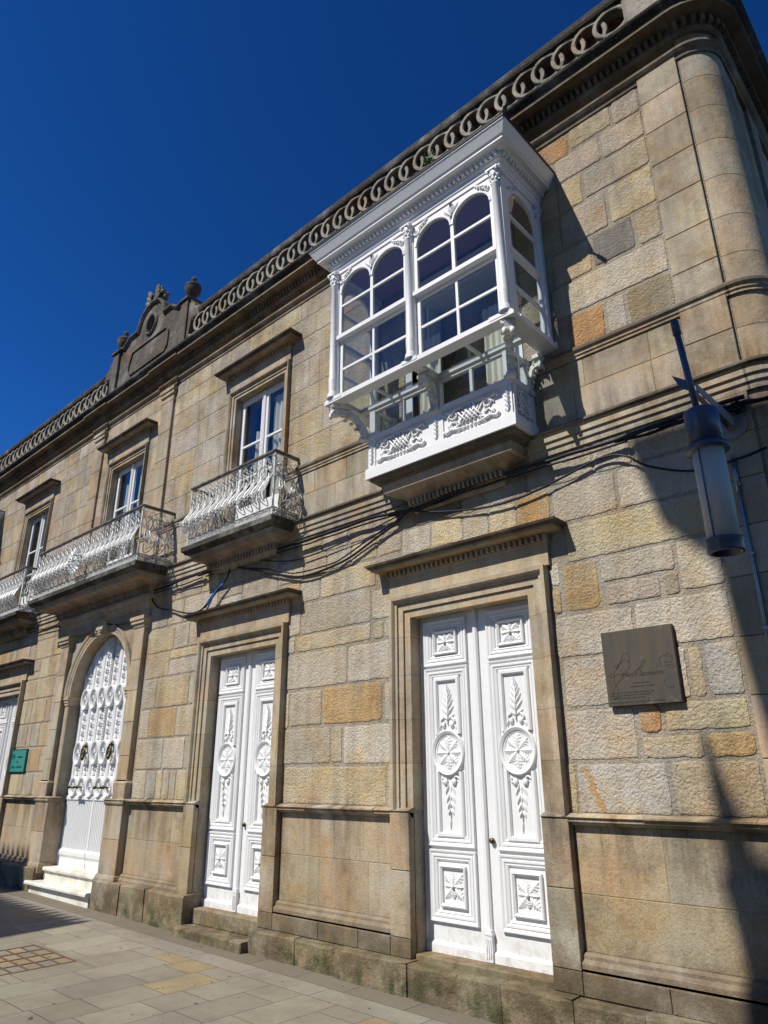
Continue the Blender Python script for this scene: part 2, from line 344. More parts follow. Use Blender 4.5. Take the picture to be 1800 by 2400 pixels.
# spandrel above the arch
N = 24
for i in range(N):
    a0, a1 = math.pi*i/N, math.pi*(i+1)/N
    p = [(CX+ARCH_R*math.cos(a), 3.085+ARCH_R*math.sin(a)) for a in (a0, a1)]
    W.prism([p[0], (p[0][0], 4.2), (p[1][0], 4.2), p[1]], 'y', 0, .45, DR[2])
def block(mb, x0, x1, z0, z1, col, y=0., h=.009, jt=.006, rad=.025, gap=.012):
    x0 += gap; x1 -= gap; z0 += gap; z1 -= gap
    if x1-x0 < .02 or z1-z0 < .02: return
    rad = min(rad, (x1-x0)*.3, (z1-z0)*.3); P = []
    def arc(cx, cz, a0):
        for k in range(4):
            a = a0+math.pi/2*k/3; P.append((cx+rad*math.cos(a), cz+rad*math.sin(a)))
    def line(xa, za, xb, zb):
        n = max(1, int(math.hypot(xb-xa, zb-za)/.07))
        for k in range(1, n): P.append((xa+(xb-xa)*k/n, za+(zb-za)*k/n))
    arc(x1-rad, z1-rad, 0); line(x1-rad, z1, x0+rad, z1); arc(x0+rad, z1-rad, math.pi/2); line(x0, z1-rad, x0, z0+rad)
    arc(x0+rad, z0+rad, math.pi); line(x0+rad, z0, x1-rad, z0); arc(x1-rad, z0+rad, 1.5*math.pi); line(x1, z0+rad, x1, z1-rad)
    cx, cz = (x0+x1)/2, (z0+z1)/2; hw, hh = (x1-x0)/2, (z1-z0)/2; O = []; I = []; J = []
    hh_ = h*random.uniform(.75, 1.25) if jt else h
    for px, pz in P:
        px += random.uniform(-jt, jt); pz += random.uniform(-jt, jt)
        e = .010 if jt else .003
        def ins(q): return (px-(px-cx)/hw*q, pz-(pz-cz)/hh*q)
        O.append(mb.V((px, y+.004, pz))); a = ins(e*.5); I.append(mb.V((a[0], y-hh_*.7, a[1]))); b = ins(e*1.9); J.append(mb.V((b[0], y-hh_, b[1])))
    n = len(P)
    for k in range(n):
        q = (k+1) % n; mb.F((O[k], O[q], I[q], I[k]), col); mb.F((I[k], I[q], J[q], J[k]), col)
    mb.F(J, col)
EX = []   # explicit stones read off the facade (x0,x1,z0,z1,colour)
for s_ in ('-7.24,-6.09,2.69,3.15,l -6.09,-5.37,2.69,3.14,w -7.14,-6.53,2.24,2.67,g -6.52,-5.52,2.23,2.68,o -5.50,-5.36,2.23,2.66,w -7.25,-6.36,1.79,2.22,g -6.35,-6.16,1.80,2.22,y -6.15,-5.36,1.78,2.21,w '
           '-7.20,-5.47,1.34,1.77,y -5.46,-5.34,1.34,1.77,l -7.07,-5.70,3.16,3.38,y -6.97,-5.70,3.38,3.80,g -5.69,-5.37,3.39,3.76,w -5.68,-5.50,3.16,3.38,y -5.50,-5.37,3.16,3.38,l -7.24,-6.98,3.39,3.72,w -7.24,-7.08,3.16,3.38,w '
           '-7.02,-6.62,3.81,4.12,l -6.62,-5.62,3.81,4.15,c -6.95,-6.50,4.13,4.44,p -6.50,-6.05,4.16,4.42,l -6.05,-5.60,4.16,4.42,c -5.60,-5.20,4.16,4.40,p -7.10,-6.60,4.44,4.74,y -6.60,-6.10,4.43,4.74,l -6.10,-5.45,4.43,4.74,p -5.45,-5.0,4.42,4.74,y -7.4,-7.02,3.81,4.12,y -7.5,-6.96,4.13,4.44,l '
           '-5.20,-4.75,4.08,4.40,w -4.75,-4.30,4.08,4.40,c -4.30,-3.95,4.05,4.36,l -3.95,-3.60,4.05,4.36,y -3.60,-3.20,4.05,4.38,o -5.0,-4.3,4.40,4.74,k -4.3,-3.45,4.38,4.74,g -3.45,-2.7,4.40,4.74,g '
           '-3.18,-2.50,3.98,4.38,l -2.49,-1.68,3.97,4.38,w -3.08,-1.68,3.57,3.96,c -3.15,-2.78,3.09,3.56,o -2.76,-2.06,3.31,3.56,l -2.74,-2.22,3.09,3.30,p -2.20,-2.05,3.09,3.30,d -2.05,-1.68,3.11,3.56,w -3.28,-3.17,3.36,3.60,w -3.29,-3.17,3.09,3.35,o '
           '-3.28,-2.50,2.67,3.07,w -2.49,-1.68,2.67,3.08,w -3.24,-2.80,2.22,2.66,l -2.8,-2.3,2.23,2.66,p -2.29,-2.10,2.23,2.66,w -2.09,-1.97,2.23,2.65,y -1.96,-1.68,2.23,2.66,b -3.27,-2.60,1.77,2.21,l -2.58,-2.37,1.97,2.22,O -2.35,-1.68,1.98,2.22,c -2.57,-2.06,1.77,1.96,y -2.05,-1.68,1.77,1.97,o '
           '-3.20,-2.38,1.34,1.75,s -2.36,-1.68,1.34,1.76,y -2.7,-2.3,4.39,4.74,l -2.3,-1.68,4.39,4.74,w '
           '-2.74,-2.43,7.64,8.06,y -3.1,-2.52,8.42,8.75,O -2.52,-2.00,8.46,8.76,y -1.99,-1.67,8.42,8.76,l -2.16,-1.67,8.05,8.42,l -2.74,-2.17,8.07,8.42,p -2.42,-1.67,7.66,8.04,g -2.17,-1.67,7.15,7.64,c -2.75,-2.19,7.15,7.63,p -2.42,-1.95,6.72,7.14,k -1.93,-1.67,6.71,7.13,y -2.9,-2.43,6.70,7.13,y '
           '-2.95,-1.67,6.28,6.69,w -2.14,-1.67,5.86,6.27,d -2.36,-2.15,5.86,6.27,s -2.78,-2.38,5.86,6.27,O ').split():
    q = s_.split(','); EX.append((*map(float, q[:4]), q[4]))
for x0, x1, z0, z1, c_ in EX:
    cc_ = PAL[c_] if c_ in 'Oo' else tuple(a_*.9+b_*.1 for a_, b_ in zip(PAL[c_], (.52, .465, .355)))
    block(W, x0, x1, z0, z1, jit(cc_, .04), rad=.05 if c_ in 'oO' else .028, gap=.011)
def covered(x0, x1, z0, z1):
    A = 0
    for a, b, c_, d, _ in EX:
        A += max(0, min(x1, b)-max(x0, a))*max(0, min(z1, d)-max(z0, c_))
    return A > .12*(x1-x0)*(z1-z0)
GC = [1.335, 1.76, 2.22, 2.67, 3.15, 3.56, 3.97, 4.37, 4.75]
UC = [5.86, 6.28, 6.70, 7.14, 7.64, 8.06, 8.43, 8.77]
def fill(x0, x1, c0, c1, upper):
    x = x0
    while x < x1-.02:
        wd = random.uniform(.38, .95) if random.random() > .18 else random.uniform(.14, .3)
        if x1-(x+wd) < .22: wd = x1-x
        col = PAL[random.choice('lgywlpgcyclwysco' if not upper else 'llgyplgsyclp')]; col = tuple(c_*.85+m_*.15 for c_, m_ in zip(col, (.50, .44, .33)))
        gp = .012 if not upper else .004
        if wd > .45 and random.random() < .16 and not upper:
            zm = c0+(c1-c0)*random.uniform(.35, .65)
            block(W, x, x+wd, c0, zm, jit(col), gap=gp); block(W, x, x+wd, zm, c1, jit(PAL[random.choice('lgyc')]), gap=gp)
        else: block(W, x, x+wd, c0, c1, jit(col), h=.009 if not upper else .006, gap=gp, rad=.025 if not upper else .012, jt=.006 if not upper else .0025)
        x += wd
def free(lo, hi, z0, z1):
    segs = [(lo, hi)]
    def cut(a, b):
        nonlocal segs; out = []
        for p, q in segs:
            if b <= p or a >= q: out.append((p, q)); continue
            if a > p: out.append((p, a))
            if b < q: out.append((b, q))
        segs = out
    for a, b, c_, d in OPEN:
        mm = .22 if c_ < 0 else .13
        if z0 < d+.3 and z1 > c_: cut(a-mm, b+mm)
    cut(CX-1.62, CX+1.62)
    for a, b, c_, d, _ in EX:
        if min(z1, d)-max(z0, c_) > .04: cut(a, b)
    return [s2 for s2 in segs if s2[1]-s2[0] > .09]
for C_, up_ in ((GC, False), (UC, True)):
    for j in range(len(C_)-1):
        for a, b in free(-21.6, -1.67, C_[j], C_[j+1]): fill(a, b, C_[j], C_[j+1], up_)
# smooth ashlar: band between the string courses, upper centre bay, quoins
def dressed(x0, x1, zl, y=0., h=.006, lo=.5, hi=1.0, gap=.0018, mb=None, cols=DR):
    own = mb is None
    if own: mb = MB()
    for j in range(len(zl)-1):
        x = x0
        while x < x1-.02:
            wd = random.uniform(lo, hi)
            if x1-(x+wd) < lo*.6: wd = x1-x
            block(mb, x, x+wd, zl[j], zl[j+1], jit(random.choice(cols), .10), y=y, h=h, jt=0, rad=.001, gap=gap); x += wd
    if own: mb.build('ashlar_facing', M['dressed'], house)
BD = [(.45,.40,.31), (.40,.355,.28), (.47,.42,.33), (.43,.36,.26), (.38,.345,.28)]
for a, b in free(-21.6, -1.67, 5.04, 5.72): dressed(a, b, [5.04, 5.385, 5.715], lo=.45, hi=1.1, cols=BD)
for a, b in ((CX-1.58+.4, CX-.64-.14), (CX+.64+.14, CX+1.18)): dressed(a, b, UC, lo=.3, hi=.6)
for a, b in ((CX-1.2, CX-.78), (CX+.78, CX+1.2)): dressed(a, b, [5.04, 5.385, 5.86])
dressed(CX-.78, CX+.78, [8.2, 8.45, 8.78])
dressed(CX-1.2, CX-1.085, GC[:5]+[3.56]); dressed(CX+1.085, CX+1.2, GC[:5]+[3.56]); 
dressed(-1.66, -1.235, [1.335]+GC[1:], y=-.012, h=.016, lo=1)
dressed(-1.66, -1.235, [4.99, 5.37, 5.74, 6.16, 6.60, 7.08, 7.55, 8.0, 8.42, 8.80], y=-.02, h=.018, lo=1)
wall = W.build('wall', M['rough'], house)

# rounded corner and side wall
W = MB(); rc = .32; xc, yc = -1.205, .32; na = 10
zq = [-.8, .17, 1.30, 1.76, 2.22, 2.67, 3.15, 3.56, 3.97, 4.37, 4.75, 5.0, 5.37, 5.74, 6.16, 6.60, 7.08, 7.55, 8.0, 8.42, 8.86, 9.32]
W.smooth = True
for j in range(len(zq)-1):
    for z0, z1, cc, rr in ((zq[j]+.003, zq[j+1]-.003, jit(random.choice(DR), .1), rc), (zq[j+1]-.003, zq[j+1]+.003, (.12, .10, .08), rc-.005)):
        A = [W.V((xc-.012, yc-rr, z0))]; B = [W.V((xc-.012, yc-rr, z1))]
        for k in range(na+1):
            a = -math.pi/2+math.pi/2*k/na; A.append(W.V((xc+rr*math.cos(a), yc+rr*math.sin(a), z0))); B.append(W.V((xc+rr*math.cos(a), yc+rr*math.sin(a), z1)))
        A.append(W.V((xc+rr, yc+.42, z0))); B.append(W.V((xc+rr, yc+.42, z1)))
        for k in range(len(A)-1): W.F((A[k], A[k+1], B[k+1], B[k]), cc)
W.smooth = False
W.box(-6, xc+rc-.02, yc+.43, 9, -.8, 9.3, PAL['p'])
for k in range(3): W.box(xc+rc-.03, xc+rc+.02, yc+.8+k*2.8, yc+1.2+k*2.8, -.8, 8.9, DR[k])
W.box(-6, -1.23, .45, .8, -.8, 9.3, MORT)
W.build('corner_wall', M['dressed'], house, recalc=False)

# back volume and roof so the house is solid
W = MB(); W.box(XL, -1.25, 3.6, 10, -.8, 9.3, (.3, .27, .22)); W.build('rear_wall', M['render'], house)
W = MB(); W.prism([(.6, 9.3), (10, 9.3), (5.2, 9.75)], 'x', XL, -1.5); W.build('roof', M['tile'], house)
# dark rooms behind the openings
W = MB(); W.smooth = False
W.box(XL, -1.25, .46, 3.6, -.8, -.5); W.box(XL, -1.25, .46, 3.6, 4.6, 4.9); W.box(XL, -1.25, .46, 3.6, 8.4, 9.2)
for x in (-6.4, -10.6, -14.4, -18.9, -1.3): W.box(x-.06, x+.06, .46, 3.6, -.5, 8.4)
W.build('room', M['room'], house)

# ------------------------------------------------------------------ mouldings along the whole front
def segpath(a, b, step=1.05, extra=()):
    n = max(1, int((a-b)/step)); xs_ = [a+(b-a)*i/n for i in range(n+1)]
    return xs_
def course(name, prof, mat, x_hi=-1.22, x_lo=XL, dark=(.14, .12, .09), corner=True, cols=DR, brk=None, step=1.1, w_ranges=None, pcs=None):
    mb = MB()
    rngs = w_ranges or [(x_hi, x_lo)]
    for a, b in rngs:
        pts = []; cl = []
        if corner and a > -1.3:
            pts.append((xc+rc, 8)); pts.append((xc+rc, yc)); cl += [jit(cols[0])]
            for k in range(1, na): t = math.pi/2*k/na; pts.append((xc+rc*math.cos(t), yc-rc*math.sin(t))); cl.append(cols[1])
            pts.append((xc, 0)); cl.append(cols[1]); a = xc
            pts.append((xc-.02, 0)); cl.append(dark)
            a = xc-.02
        else: pts.append((a, 0))
        x = a
        while x > b+.05:
            nx = max(b, x-step*random.uniform(.8, 1.2))
            if nx-b < .3: nx = b
            pts.append((nx+.004, 0)); cl.append(jit(random.choice(cols), .09)); pts.append((nx, 0)); cl.append(dark); x = nx
        mb.sweep(pts, prof, ident, cols=cl, pc=pcs)
    return mb
# sill course, z 5.70-5.86
P1 = [(-.05, 5.715), (.022, 5.715), (.022, 5.745), (.035, 5.752), (.035, 5.79), (.058, 5.80), (.058, 5.83), (.03, 5.86), (-.05, 5.865)]
allr = []; prev = -1.22
for a, b in sorted(wins+bays, reverse=True): allr.append((prev, b+.15)); prev = a-.15
allr.append((prev, XL))
for q_ in allr: course('sill', P1, None, w_ranges=[q_], pcs={5: (.17, .15, .12), 6: (.2, .18, .15), 7: (.15, .135, .11)}).build('sill_course', M['dressed'], house)
P2 = [(-.05, 4.735), (.03, 4.735), (.03, 4.80), (.05, 4.805), (.05, 4.865), (.070, 4.87), (.070, 4.935), (.085, 4.94), (.105, 4.965), (.105, 4.985), (.09, 4.99), (.03, 5.035), (-.05, 5.04)]
course('string', P2, None, cols=BD, pcs={7: (.10, .085, .065), 8: (.12, .10, .08), 9: (.10, .088, .07), 10: (.10, .09, .075), 11: (.14, .125, .10)}).build('string_course', M['dressed'], house)
# main entablature
P3 = [(-.10, 8.76), (.02, 8.76), (.025, 8.80), (.05, 8.82), (.072, 8.85), (.072, 8.88), (-.040, 8.885), (-.040, 9.03), (.03, 9.05), (.06, 9.085), (.06, 9.19), (.12, 9.205), (.25, 9.20)]
CB = [(.27, .22, .155), (.22, .18, .125), (.25, .205, .145)]
course('cornice', P3+[(.25, 9.23), (-.10, 9.235)], None, cols=CB).build('cornice', M['dressed'], house)
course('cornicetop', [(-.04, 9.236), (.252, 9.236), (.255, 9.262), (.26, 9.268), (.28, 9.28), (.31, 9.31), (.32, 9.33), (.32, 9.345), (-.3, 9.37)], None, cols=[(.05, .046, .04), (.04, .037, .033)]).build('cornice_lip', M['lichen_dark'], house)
W = MB()
x = -1.3
while x > -22:
    W.bevbox(x-.038, x, -.112, -.05, 9.105, 9.185, .004, CB[1]); x -= .075
W.build('dentils', M['dressed'], house); W = MB()
for k in range(7):
    t = math.pi/2*(k+.5)/7; rr = rc+.07; cxk, cyk = xc+(rr)*math.cos(t), yc-(rr)*math.sin(t); 
    dx_, dy_ = math.cos(t), -math.sin(t); px_, py_ = -dy_, dx_; q = .02; e = .045
    W.prism([(cxk-px_*q-dx_*.01, cyk-py_*q-dy_*.01), (cxk+px_*q-dx_*.01, cyk+py_*q-dy_*.01), (cxk+px_*q+dx_*e, cyk+py_*q+dy_*e), (cxk-px_*q+dx_*e, cyk-py_*q+dy_*e)], 'z', 9.105, 9.19, CB[0])
W.build('dentils', M['dressed'], house); W = MB()
y = yc+.05
while y < 6: W.box(xc+rc+.06, xc+rc+.118, y, y+.038, 9.105, 9.19, CB[2]); y += .075
W.build('dentils', M['dressed'], house)
# break of the entablature over the centre bay
for side in (-1, 1):
    W = MB(); W.col = CB[1]; a, b = sorted((CX+side*1.12, CX+side*1.64)); W.sweep([(b, .06), (b, -.03), (a, -.03), (a, .06)], [(o if o > -.05 else -.06, z) for o, z in P3]+[(.25, 9.231), (0, 9.231)], ident); W.build('cornice_break', M['dressed'], house)

# parapet ------------------------------------------------------
PY = .10
LC = [(.36, .335, .28), (.30, .28, .235), (.40, .375, .31), (.27, .25, .21)]
W = MB(); cl = [jit(random.choice(LC), .1) for _ in range(60)]
x = -1.66
while x > -30:
    nx = x-random.uniform(.9, 1.4); W.bevbox(nx+.003, x-.003, PY-.02, PY+.28, 9.34, 9.885, .006, jit(random.choice(LC), .1)); x = nx
x = -1.66; W.build('parapet_base', M['lichen'], house)
W = MB()
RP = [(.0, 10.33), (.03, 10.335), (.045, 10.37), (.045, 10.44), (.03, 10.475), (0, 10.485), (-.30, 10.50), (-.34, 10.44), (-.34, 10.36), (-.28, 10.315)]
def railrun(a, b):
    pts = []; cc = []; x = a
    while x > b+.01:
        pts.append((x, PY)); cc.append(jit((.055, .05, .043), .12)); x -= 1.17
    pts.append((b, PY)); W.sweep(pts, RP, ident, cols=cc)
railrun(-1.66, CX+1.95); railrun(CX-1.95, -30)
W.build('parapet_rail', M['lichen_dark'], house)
# solid rounded end of the parapet
W = MB(); pts = [(xc+rc-.1, 8), (xc+rc-.1, yc)]
for k in range(1, na): t = math.pi/2*k/na; pts.append((xc+(rc-.1)*math.cos(t), yc-(rc-.1)*math.sin(t)))
pts += [(xc, PY), (-1.66, PY)]
W.col = LC[0]; W.sweep(pts, [(0, 9.34), (0, 10.315), (.06, 10.34), (.06, 10.44), (0, 10.48), (-.3, 10.5), (-.3, 9.34)], ident)
W.build('parapet_end', M['lichen'], house)
# interlaced rings
def ring_mesh():
    mb = MB(); n = 28; r0, r1, dd = .172, .230, .13; mb.col = LC[0]
    rings = [[mb.V((r*math.cos(2*math.pi*i/n), y, r*math.sin(2*math.pi*i/n))) for i in range(n)] for r, y in ((r1-.008, -dd/2), (r1, -dd/2+.01), (r1, dd/2), (r0, dd/2), (r0, -dd/2+.012), (r0+.01, -dd/2))]
    for k in range(6):
        for i in range(n): mb.F((rings[k][i], rings[k][(i+1) % n], rings[(k+1) % 6][(i+1) % n], rings[(k+1) % 6][i]), (.13, .12, .10) if k in (1, 3) else (.37, .35, .30))  # inner and outer ring walls darker: shade of the gaps put into the colour
    return mb.build('ring', M['lichen'], None)
RS = .287; base_ring = ring_mesh()
bal = MB(); bal.col = LC[1]; bal.box(-1.70, -1.66, PY+.0, PY+.16, 9.88, 10.32); bal = bal.build('balustrade', M['lichen'], house)
bal2 = MB(); bal2.col = LC[1]; bal2.box(CX-1.60, CX-1.56, PY+.0, PY+.16, 9.88, 10.32); bal2 = bal2.build('balustrade', M['lichen'], house)
x = -1.70-.16; i = 0
while x > CX+1.72:
    if i == 0: base_ring.parent = bal; base_ring.location = (x, PY+.06, 10.105); base_ring.rotation_euler = (0, 0, R(6.5))
    else: dup(base_ring, bal, x-base_ring.location.x, .004*(i % 3)).rotation_euler = (R(random.uniform(-1, 1)), 0, R(6.5+random.uniform(-.8, .8)))
    x -= RS; i += 1
x = CX-1.78
while x > CX-11.5: dup(base_ring, bal2, x-base_ring.location.x, .004*(i % 3)).rotation_euler = (R(random.uniform(-1, 1)), 0, R(6.5+random.uniform(-.8, .8))); x -= RS; i += 1

# pediment with oculus and crest
W = MB(); W.col = (.125, .11, .092); zt = 11.03
pts = [(CX-1.42, 9.35), (CX+1.42, 9.35), (CX+1.42, 10.88), (CX+1.24, 10.90), (CX+1.12, 10.86), (CX+1.0, 10.93), (CX+.86, zt), (CX+.55, zt)]
for k in range(13):
    a = math.pi*k/12; pts.append((CX+.50*math.cos(a), zt+.52*math.sin(a)))
pts += [(CX-.86, zt), (CX-1.0, 10.93), (CX-1.12, 10.86), (CX-1.24, 10.90), (CX-1.42, 10.88)]
# body built round the oculus opening
inner = [(CX+.17*math.cos(2*math.pi*k/20), 11.0+.21*math.sin(2*math.pi*k/20)) for k in range(20)]
def plate(mb, outer, hole, y0, y1):
    bm = bmesh.new(); vo = [bm.verts.new((p[0], y0, p[1])) for p in outer]; vi = [bm.verts.new((p[0], y0, p[1])) for p in hole]
    eo = [bm.edges.new((vo[i], vo[(i+1) % len(vo)])) for i in range(len(vo))]; ei = [bm.edges.new((vi[i], vi[(i+1) % len(vi)])) for i in range(len(vi))]
    bmesh.ops.triangle_fill(bm, edges=eo+ei, use_beauty=True)
    base = {v: (mb.V(v.co), mb.V((v.co.x, y1, v.co.z))) for v in bm.verts}
    for f in bm.faces:
        mb.F([base[v][0] for v in f.verts]); mb.F([base[v][1] for v in f.verts][::-1])
    for L_ in (vo, vi):
        for i in range(len(L_)):
            a, b = base[L_[i]], base[L_[(i+1) % len(L_)]]; mb.F((a[0], b[0], b[1], a[1]))
    bm.free()
plate(W, pts, inner, PY, PY+.26)
# moulded coping
cop = [(CX+1.42, 10.88), (CX+1.24, 10.90), (CX+1.12, 10.86), (CX+1.0, 10.93), (CX+.86, zt), (CX+.55, zt)] + [(CX+.52*math.cos(math.pi*k/12), zt+.54*math.sin(math.pi*k/12)) for k in range(1, 12)] + [(CX-.55, zt), (CX-.86, zt), (CX-1.0, 10.93), (CX-1.12, 10.86), (CX-1.24, 10.90), (CX-1.42, 10.88)]
W.sweep(cop[::-1], [(-.05, -PY), (-.04, -PY+.03), (0, -PY+.07), (.03, -PY+.07), (.05, -PY+.03), (.05, -PY-.3), (-.05, -PY-.3)], front)
W.sweep([(CX+.2*math.cos(-2*math.pi*k/24), 11.0+.24*math.sin(-2*math.pi*k/24)) for k in range(24)], [(-.03, -PY), (-.02, -PY+.04), (.02, -PY+.05), (.05, -PY+.02), (.05, -PY)], front, closed=True)
# sunken tablet border
tb = [(CX-.80, 10.30), (CX-.70, 10.58), (CX+.70, 10.58), (CX+.80, 10.44), (CX+.80, 10.12), (CX+.70, 10.0), (CX-.70, 10.0), (CX-.80, 10.12)]
W.sweep(tb, [(-.012, -PY), (-.012, -PY+.03), (.02, -PY+.03), (.02, -PY)], front, closed=True)
ped = W.build('pediment', M['lichen'], house)
for side in (-1, 1):
    W = MB(); W.col = (.14, .125, .105); x0 = CX+side*1.42
    W.bevbox(x0-.13, x0+.13, PY-.06, PY+.30, 9.35, 10.84, .008); W.bevbox(x0-.17, x0+.17, PY-.10, PY+.33, 10.84, 10.90, .008); W.box(x0-.1, x0+.1, PY+.0, PY+.2, 10.90, 10.95)
    # concave swoop down to the rail
    sw = [(x0+side*.13, 9.9), (x0+side*.13, 10.80), (x0+side*.20, 10.80), (x0+side*.26, 10.72), (x0+side*.33, 10.66), (x0+side*.36, 10.58), (x0+side*.44, 10.53), (x0+side*.56, 10.49), (x0+side*.56, 10.31), (x0+side*.26, 10.31), (x0+side*.2, 9.9)]
    W.prism(sw, 'y', PY-.02, PY+.24)
    W.build('pier', M['lichen'], ped)
    W = MB(); W.col = (.12, .10, .085)
    W.lathe([(.07, 10.93), (.10, 10.96), (.05, 10.99), (.05, 11.01), (.10, 11.06), (.155, 11.14), (.17, 11.22), (.165, 11.26), (.175, 11.27), (.175, 11.30), (.12, 11.33), (.06, 11.37), (.035, 11.39), (.03, 11.42), (.055, 11.45), (.06, 11.49), (.03, 11.53), (.01, 11.55)], x0, PY+.1, 24, flute=.07)
    W.build('urn', M['lichen_dark'], ped)
W = MB(); W.col = (.22, .21, .17); W.smooth = True
for k in range(60):
    a = random.uniform(0, math.pi); r_ = random.uniform(.0, .30)
    W.ball((CX+.03+r_*math.cos(a)*1.1, PY+.08+random.uniform(-.08, .08), 11.55+r_*math.sin(a)*1.05), random.uniform(.04, .085), (1, .9, 1.1), 6)
for sd in (-1, 1):
    W.tube([(CX+sd*(.06+.02*k), PY+.02, 11.6+.05*k) for k in range(5)]+[(CX+sd*(.20+.05*math.cos(t)), PY+.0, 11.84+.05*math.sin(t)) for t in (2.6, 1.6, .6, -.4, -1.4)], .035, 6)
    for q in range(3): W.leaf(CX+sd*.1, 11.52+.1*q, PY-.05, math.pi/2-sd*(.9-.2*q), .25, .12, .04, 1)
W.build('crest', M['lichen'], ped)

# ------------------------------------------------------------------ door / window surrounds
def hood(mb, x0, x1, zb, ztop, e=.045, proj=.22):
    # x0,x1 = frieze block edges; zb = bottom of frieze; hood top at ztop
    mb.col = DR[4]
    mb.bevbox(x0, x1, -e, .03, zb, ztop-.17, .004, jit(DR[0]))
    z = ztop-.17
    prof = [(-.05, z), (.0, z), (.012, z+.012), (.012, z+.02), (.012, z+.085), (.05, z+.095), (.155, z+.10), (.16, z+.125), (.185, z+.13), (.19, z+.145), (.205, z+.15), (.215, z+.17), (.19, z+.178), (-.05, z+.19)]
    mb.sweep([(x1, .03), (x1, -e), (x0, -e), (x0, .03)], prof, ident, cols=[DR[3], jit(DR[4]), DR[3]], pc={7: (.10, .085, .065), 8: (.10, .085, .065), 9: (.13, .11, .085), 10: (.12, .10, .08), 11: (.16, .14, .11), 12: (.2, .17, .13)})
    n = int((x1-x0)/.066); st = (x1-x0)/n
    for i in range(n+1): mb.bevbox(x0+st*i-.017, x0+st*i+.017, -e-.052, -e-.012, z+.028, z+.082, .003, DR[3])
AP = [(-.003, -.17), (-.003, .012), (.076, .012), (.077, .006), (.082, .006), (.083, .034), (.150, .036), (.151, .028), (.156, .028), (.157, .056), (.185, .060), (.192, .078), (.205, .098), (.245, .102), (.245, -.02)]
AW = [(-.003, -.125), (-.003, .012), (.044, .012), (.045, .004), (.049, .004), (.050, .028), (.094, .03), (.095, .022), (.099, .022), (.100, .045), (.120, .07), (.145, .074), (.145, -.02)]
def surround(mb, x0, x1, z0, z1, prof, joints):
    pts = [(x0, z0)]; cl = []
    for j in joints:
        if z0 < j < z1-.05: pts += [(x0, j-.002), (x0, j+.002)]; cl += [jit(random.choice(DR), .08), (.15, .12, .09)]
    pts.append((x0, z1)); cl.append(jit(DR[2]))
    pts += [((x0+x1)/2-.3, z1), (x1, z1)]; cl += [jit(DR[0]), jit(DR[0])]
    for j in joints[::-1]:
        if z0 < j < z1-.05: pts += [(x1, j+.002), (x1, j-.002)]; cl += [jit(random.choice(DR), .08), (.15, .12, .09)]
    pts.append((x1, z0)); cl.append(jit(random.choice(DR), .08))
    mb.sweep(pts, prof, front, cols=cl)
for i, (a, b) in enumerate(doors[:3]):
    W = MB(); surround(W, a, b, 1.32, 3.34, AP, [1.78, 2.23, 2.70, 3.12])
    hood(W, a-.28, b+.28, 3.585, 3.985)
    W.build('door_surround', M['dressed'], house)
for i, (a, b) in enumerate(wins):
    W = MB(); surround(W, a, b, 5.04, 7.64, AW, [5.4, 6.0, 6.5, 7.1])
    hood(W, a-.16, b+.16, 7.79, 8.17)
    W.build('window_surround', M['dressed'], house)

# arched portal
W = MB()
for side in (-1, 1):
    W.col = DR[2]; a, b = sorted((CX+side*1.22, CX+side*1.60))
    dressed(a, b, [1.33, 1.55], y=-.085, h=.03, mb=W); dressed(a+.03, b-.03, [1.55, 1.98, 2.5, 3.0, 3.5, 4.05], y=-.07, h=.02, lo=1, mb=W)
    W.box(a+.032, b-.032, -.07, .03, 1.33, 4.05, DR[3]); W.box(a+.004, b-.004, -.085, .03, 1.33, 1.55, DR[3])
    W.sweep([(b-.02, .03), (b-.02, -.09), (a+.02, -.09), (a+.02, .03)], [(-.05, 1.55), (.02, 1.55), (.025, 1.58), (0, 1.60), (0, 1.62), (-.05, 1.63)], ident)
    W.sweep([(b-.03, .03), (b-.03, -.09), (a+.03, -.09), (a+.03, .03)], [(-.05, 4.03), (.0, 4.03), (.02, 4.06), (.02, 4.09), (.05, 4.11), (.05, 4.15), (.07, 4.17), (.07, 4.23), (-.05, 4.24)], ident)
    # impost and reveal
    q = CX+side*ARCH_R; s0, s1 = sorted((q-side*.02, CX+side*1.235))
    W.col = DR[2]; W.box(s0, s1, -.05, .24, 3.03, 3.085); W.box(s0+(.01 if side < 0 else .008), s1-.01, -.035, .235, 2.98, 3.03); W.box(s0+.012, s1-.012, -.022, .232, 2.93, 2.98)
W.sweep([(CX+ARCH_R*math.cos(math.pi-math.pi*k/28), 3.085+ARCH_R*math.sin(math.pi-math.pi*k/28)) for k in range(29)], [(-.003, -.21), (-.003, .02), (.045, .022), (.05, .012), (.055, .03), (.10, .036), (.105, .026), (.11, .044), (.14, .06), (.165, .06), (.165, -.01)], front, cols=[DR[0], DR[2], DR[5], DR[0], DR[4]])
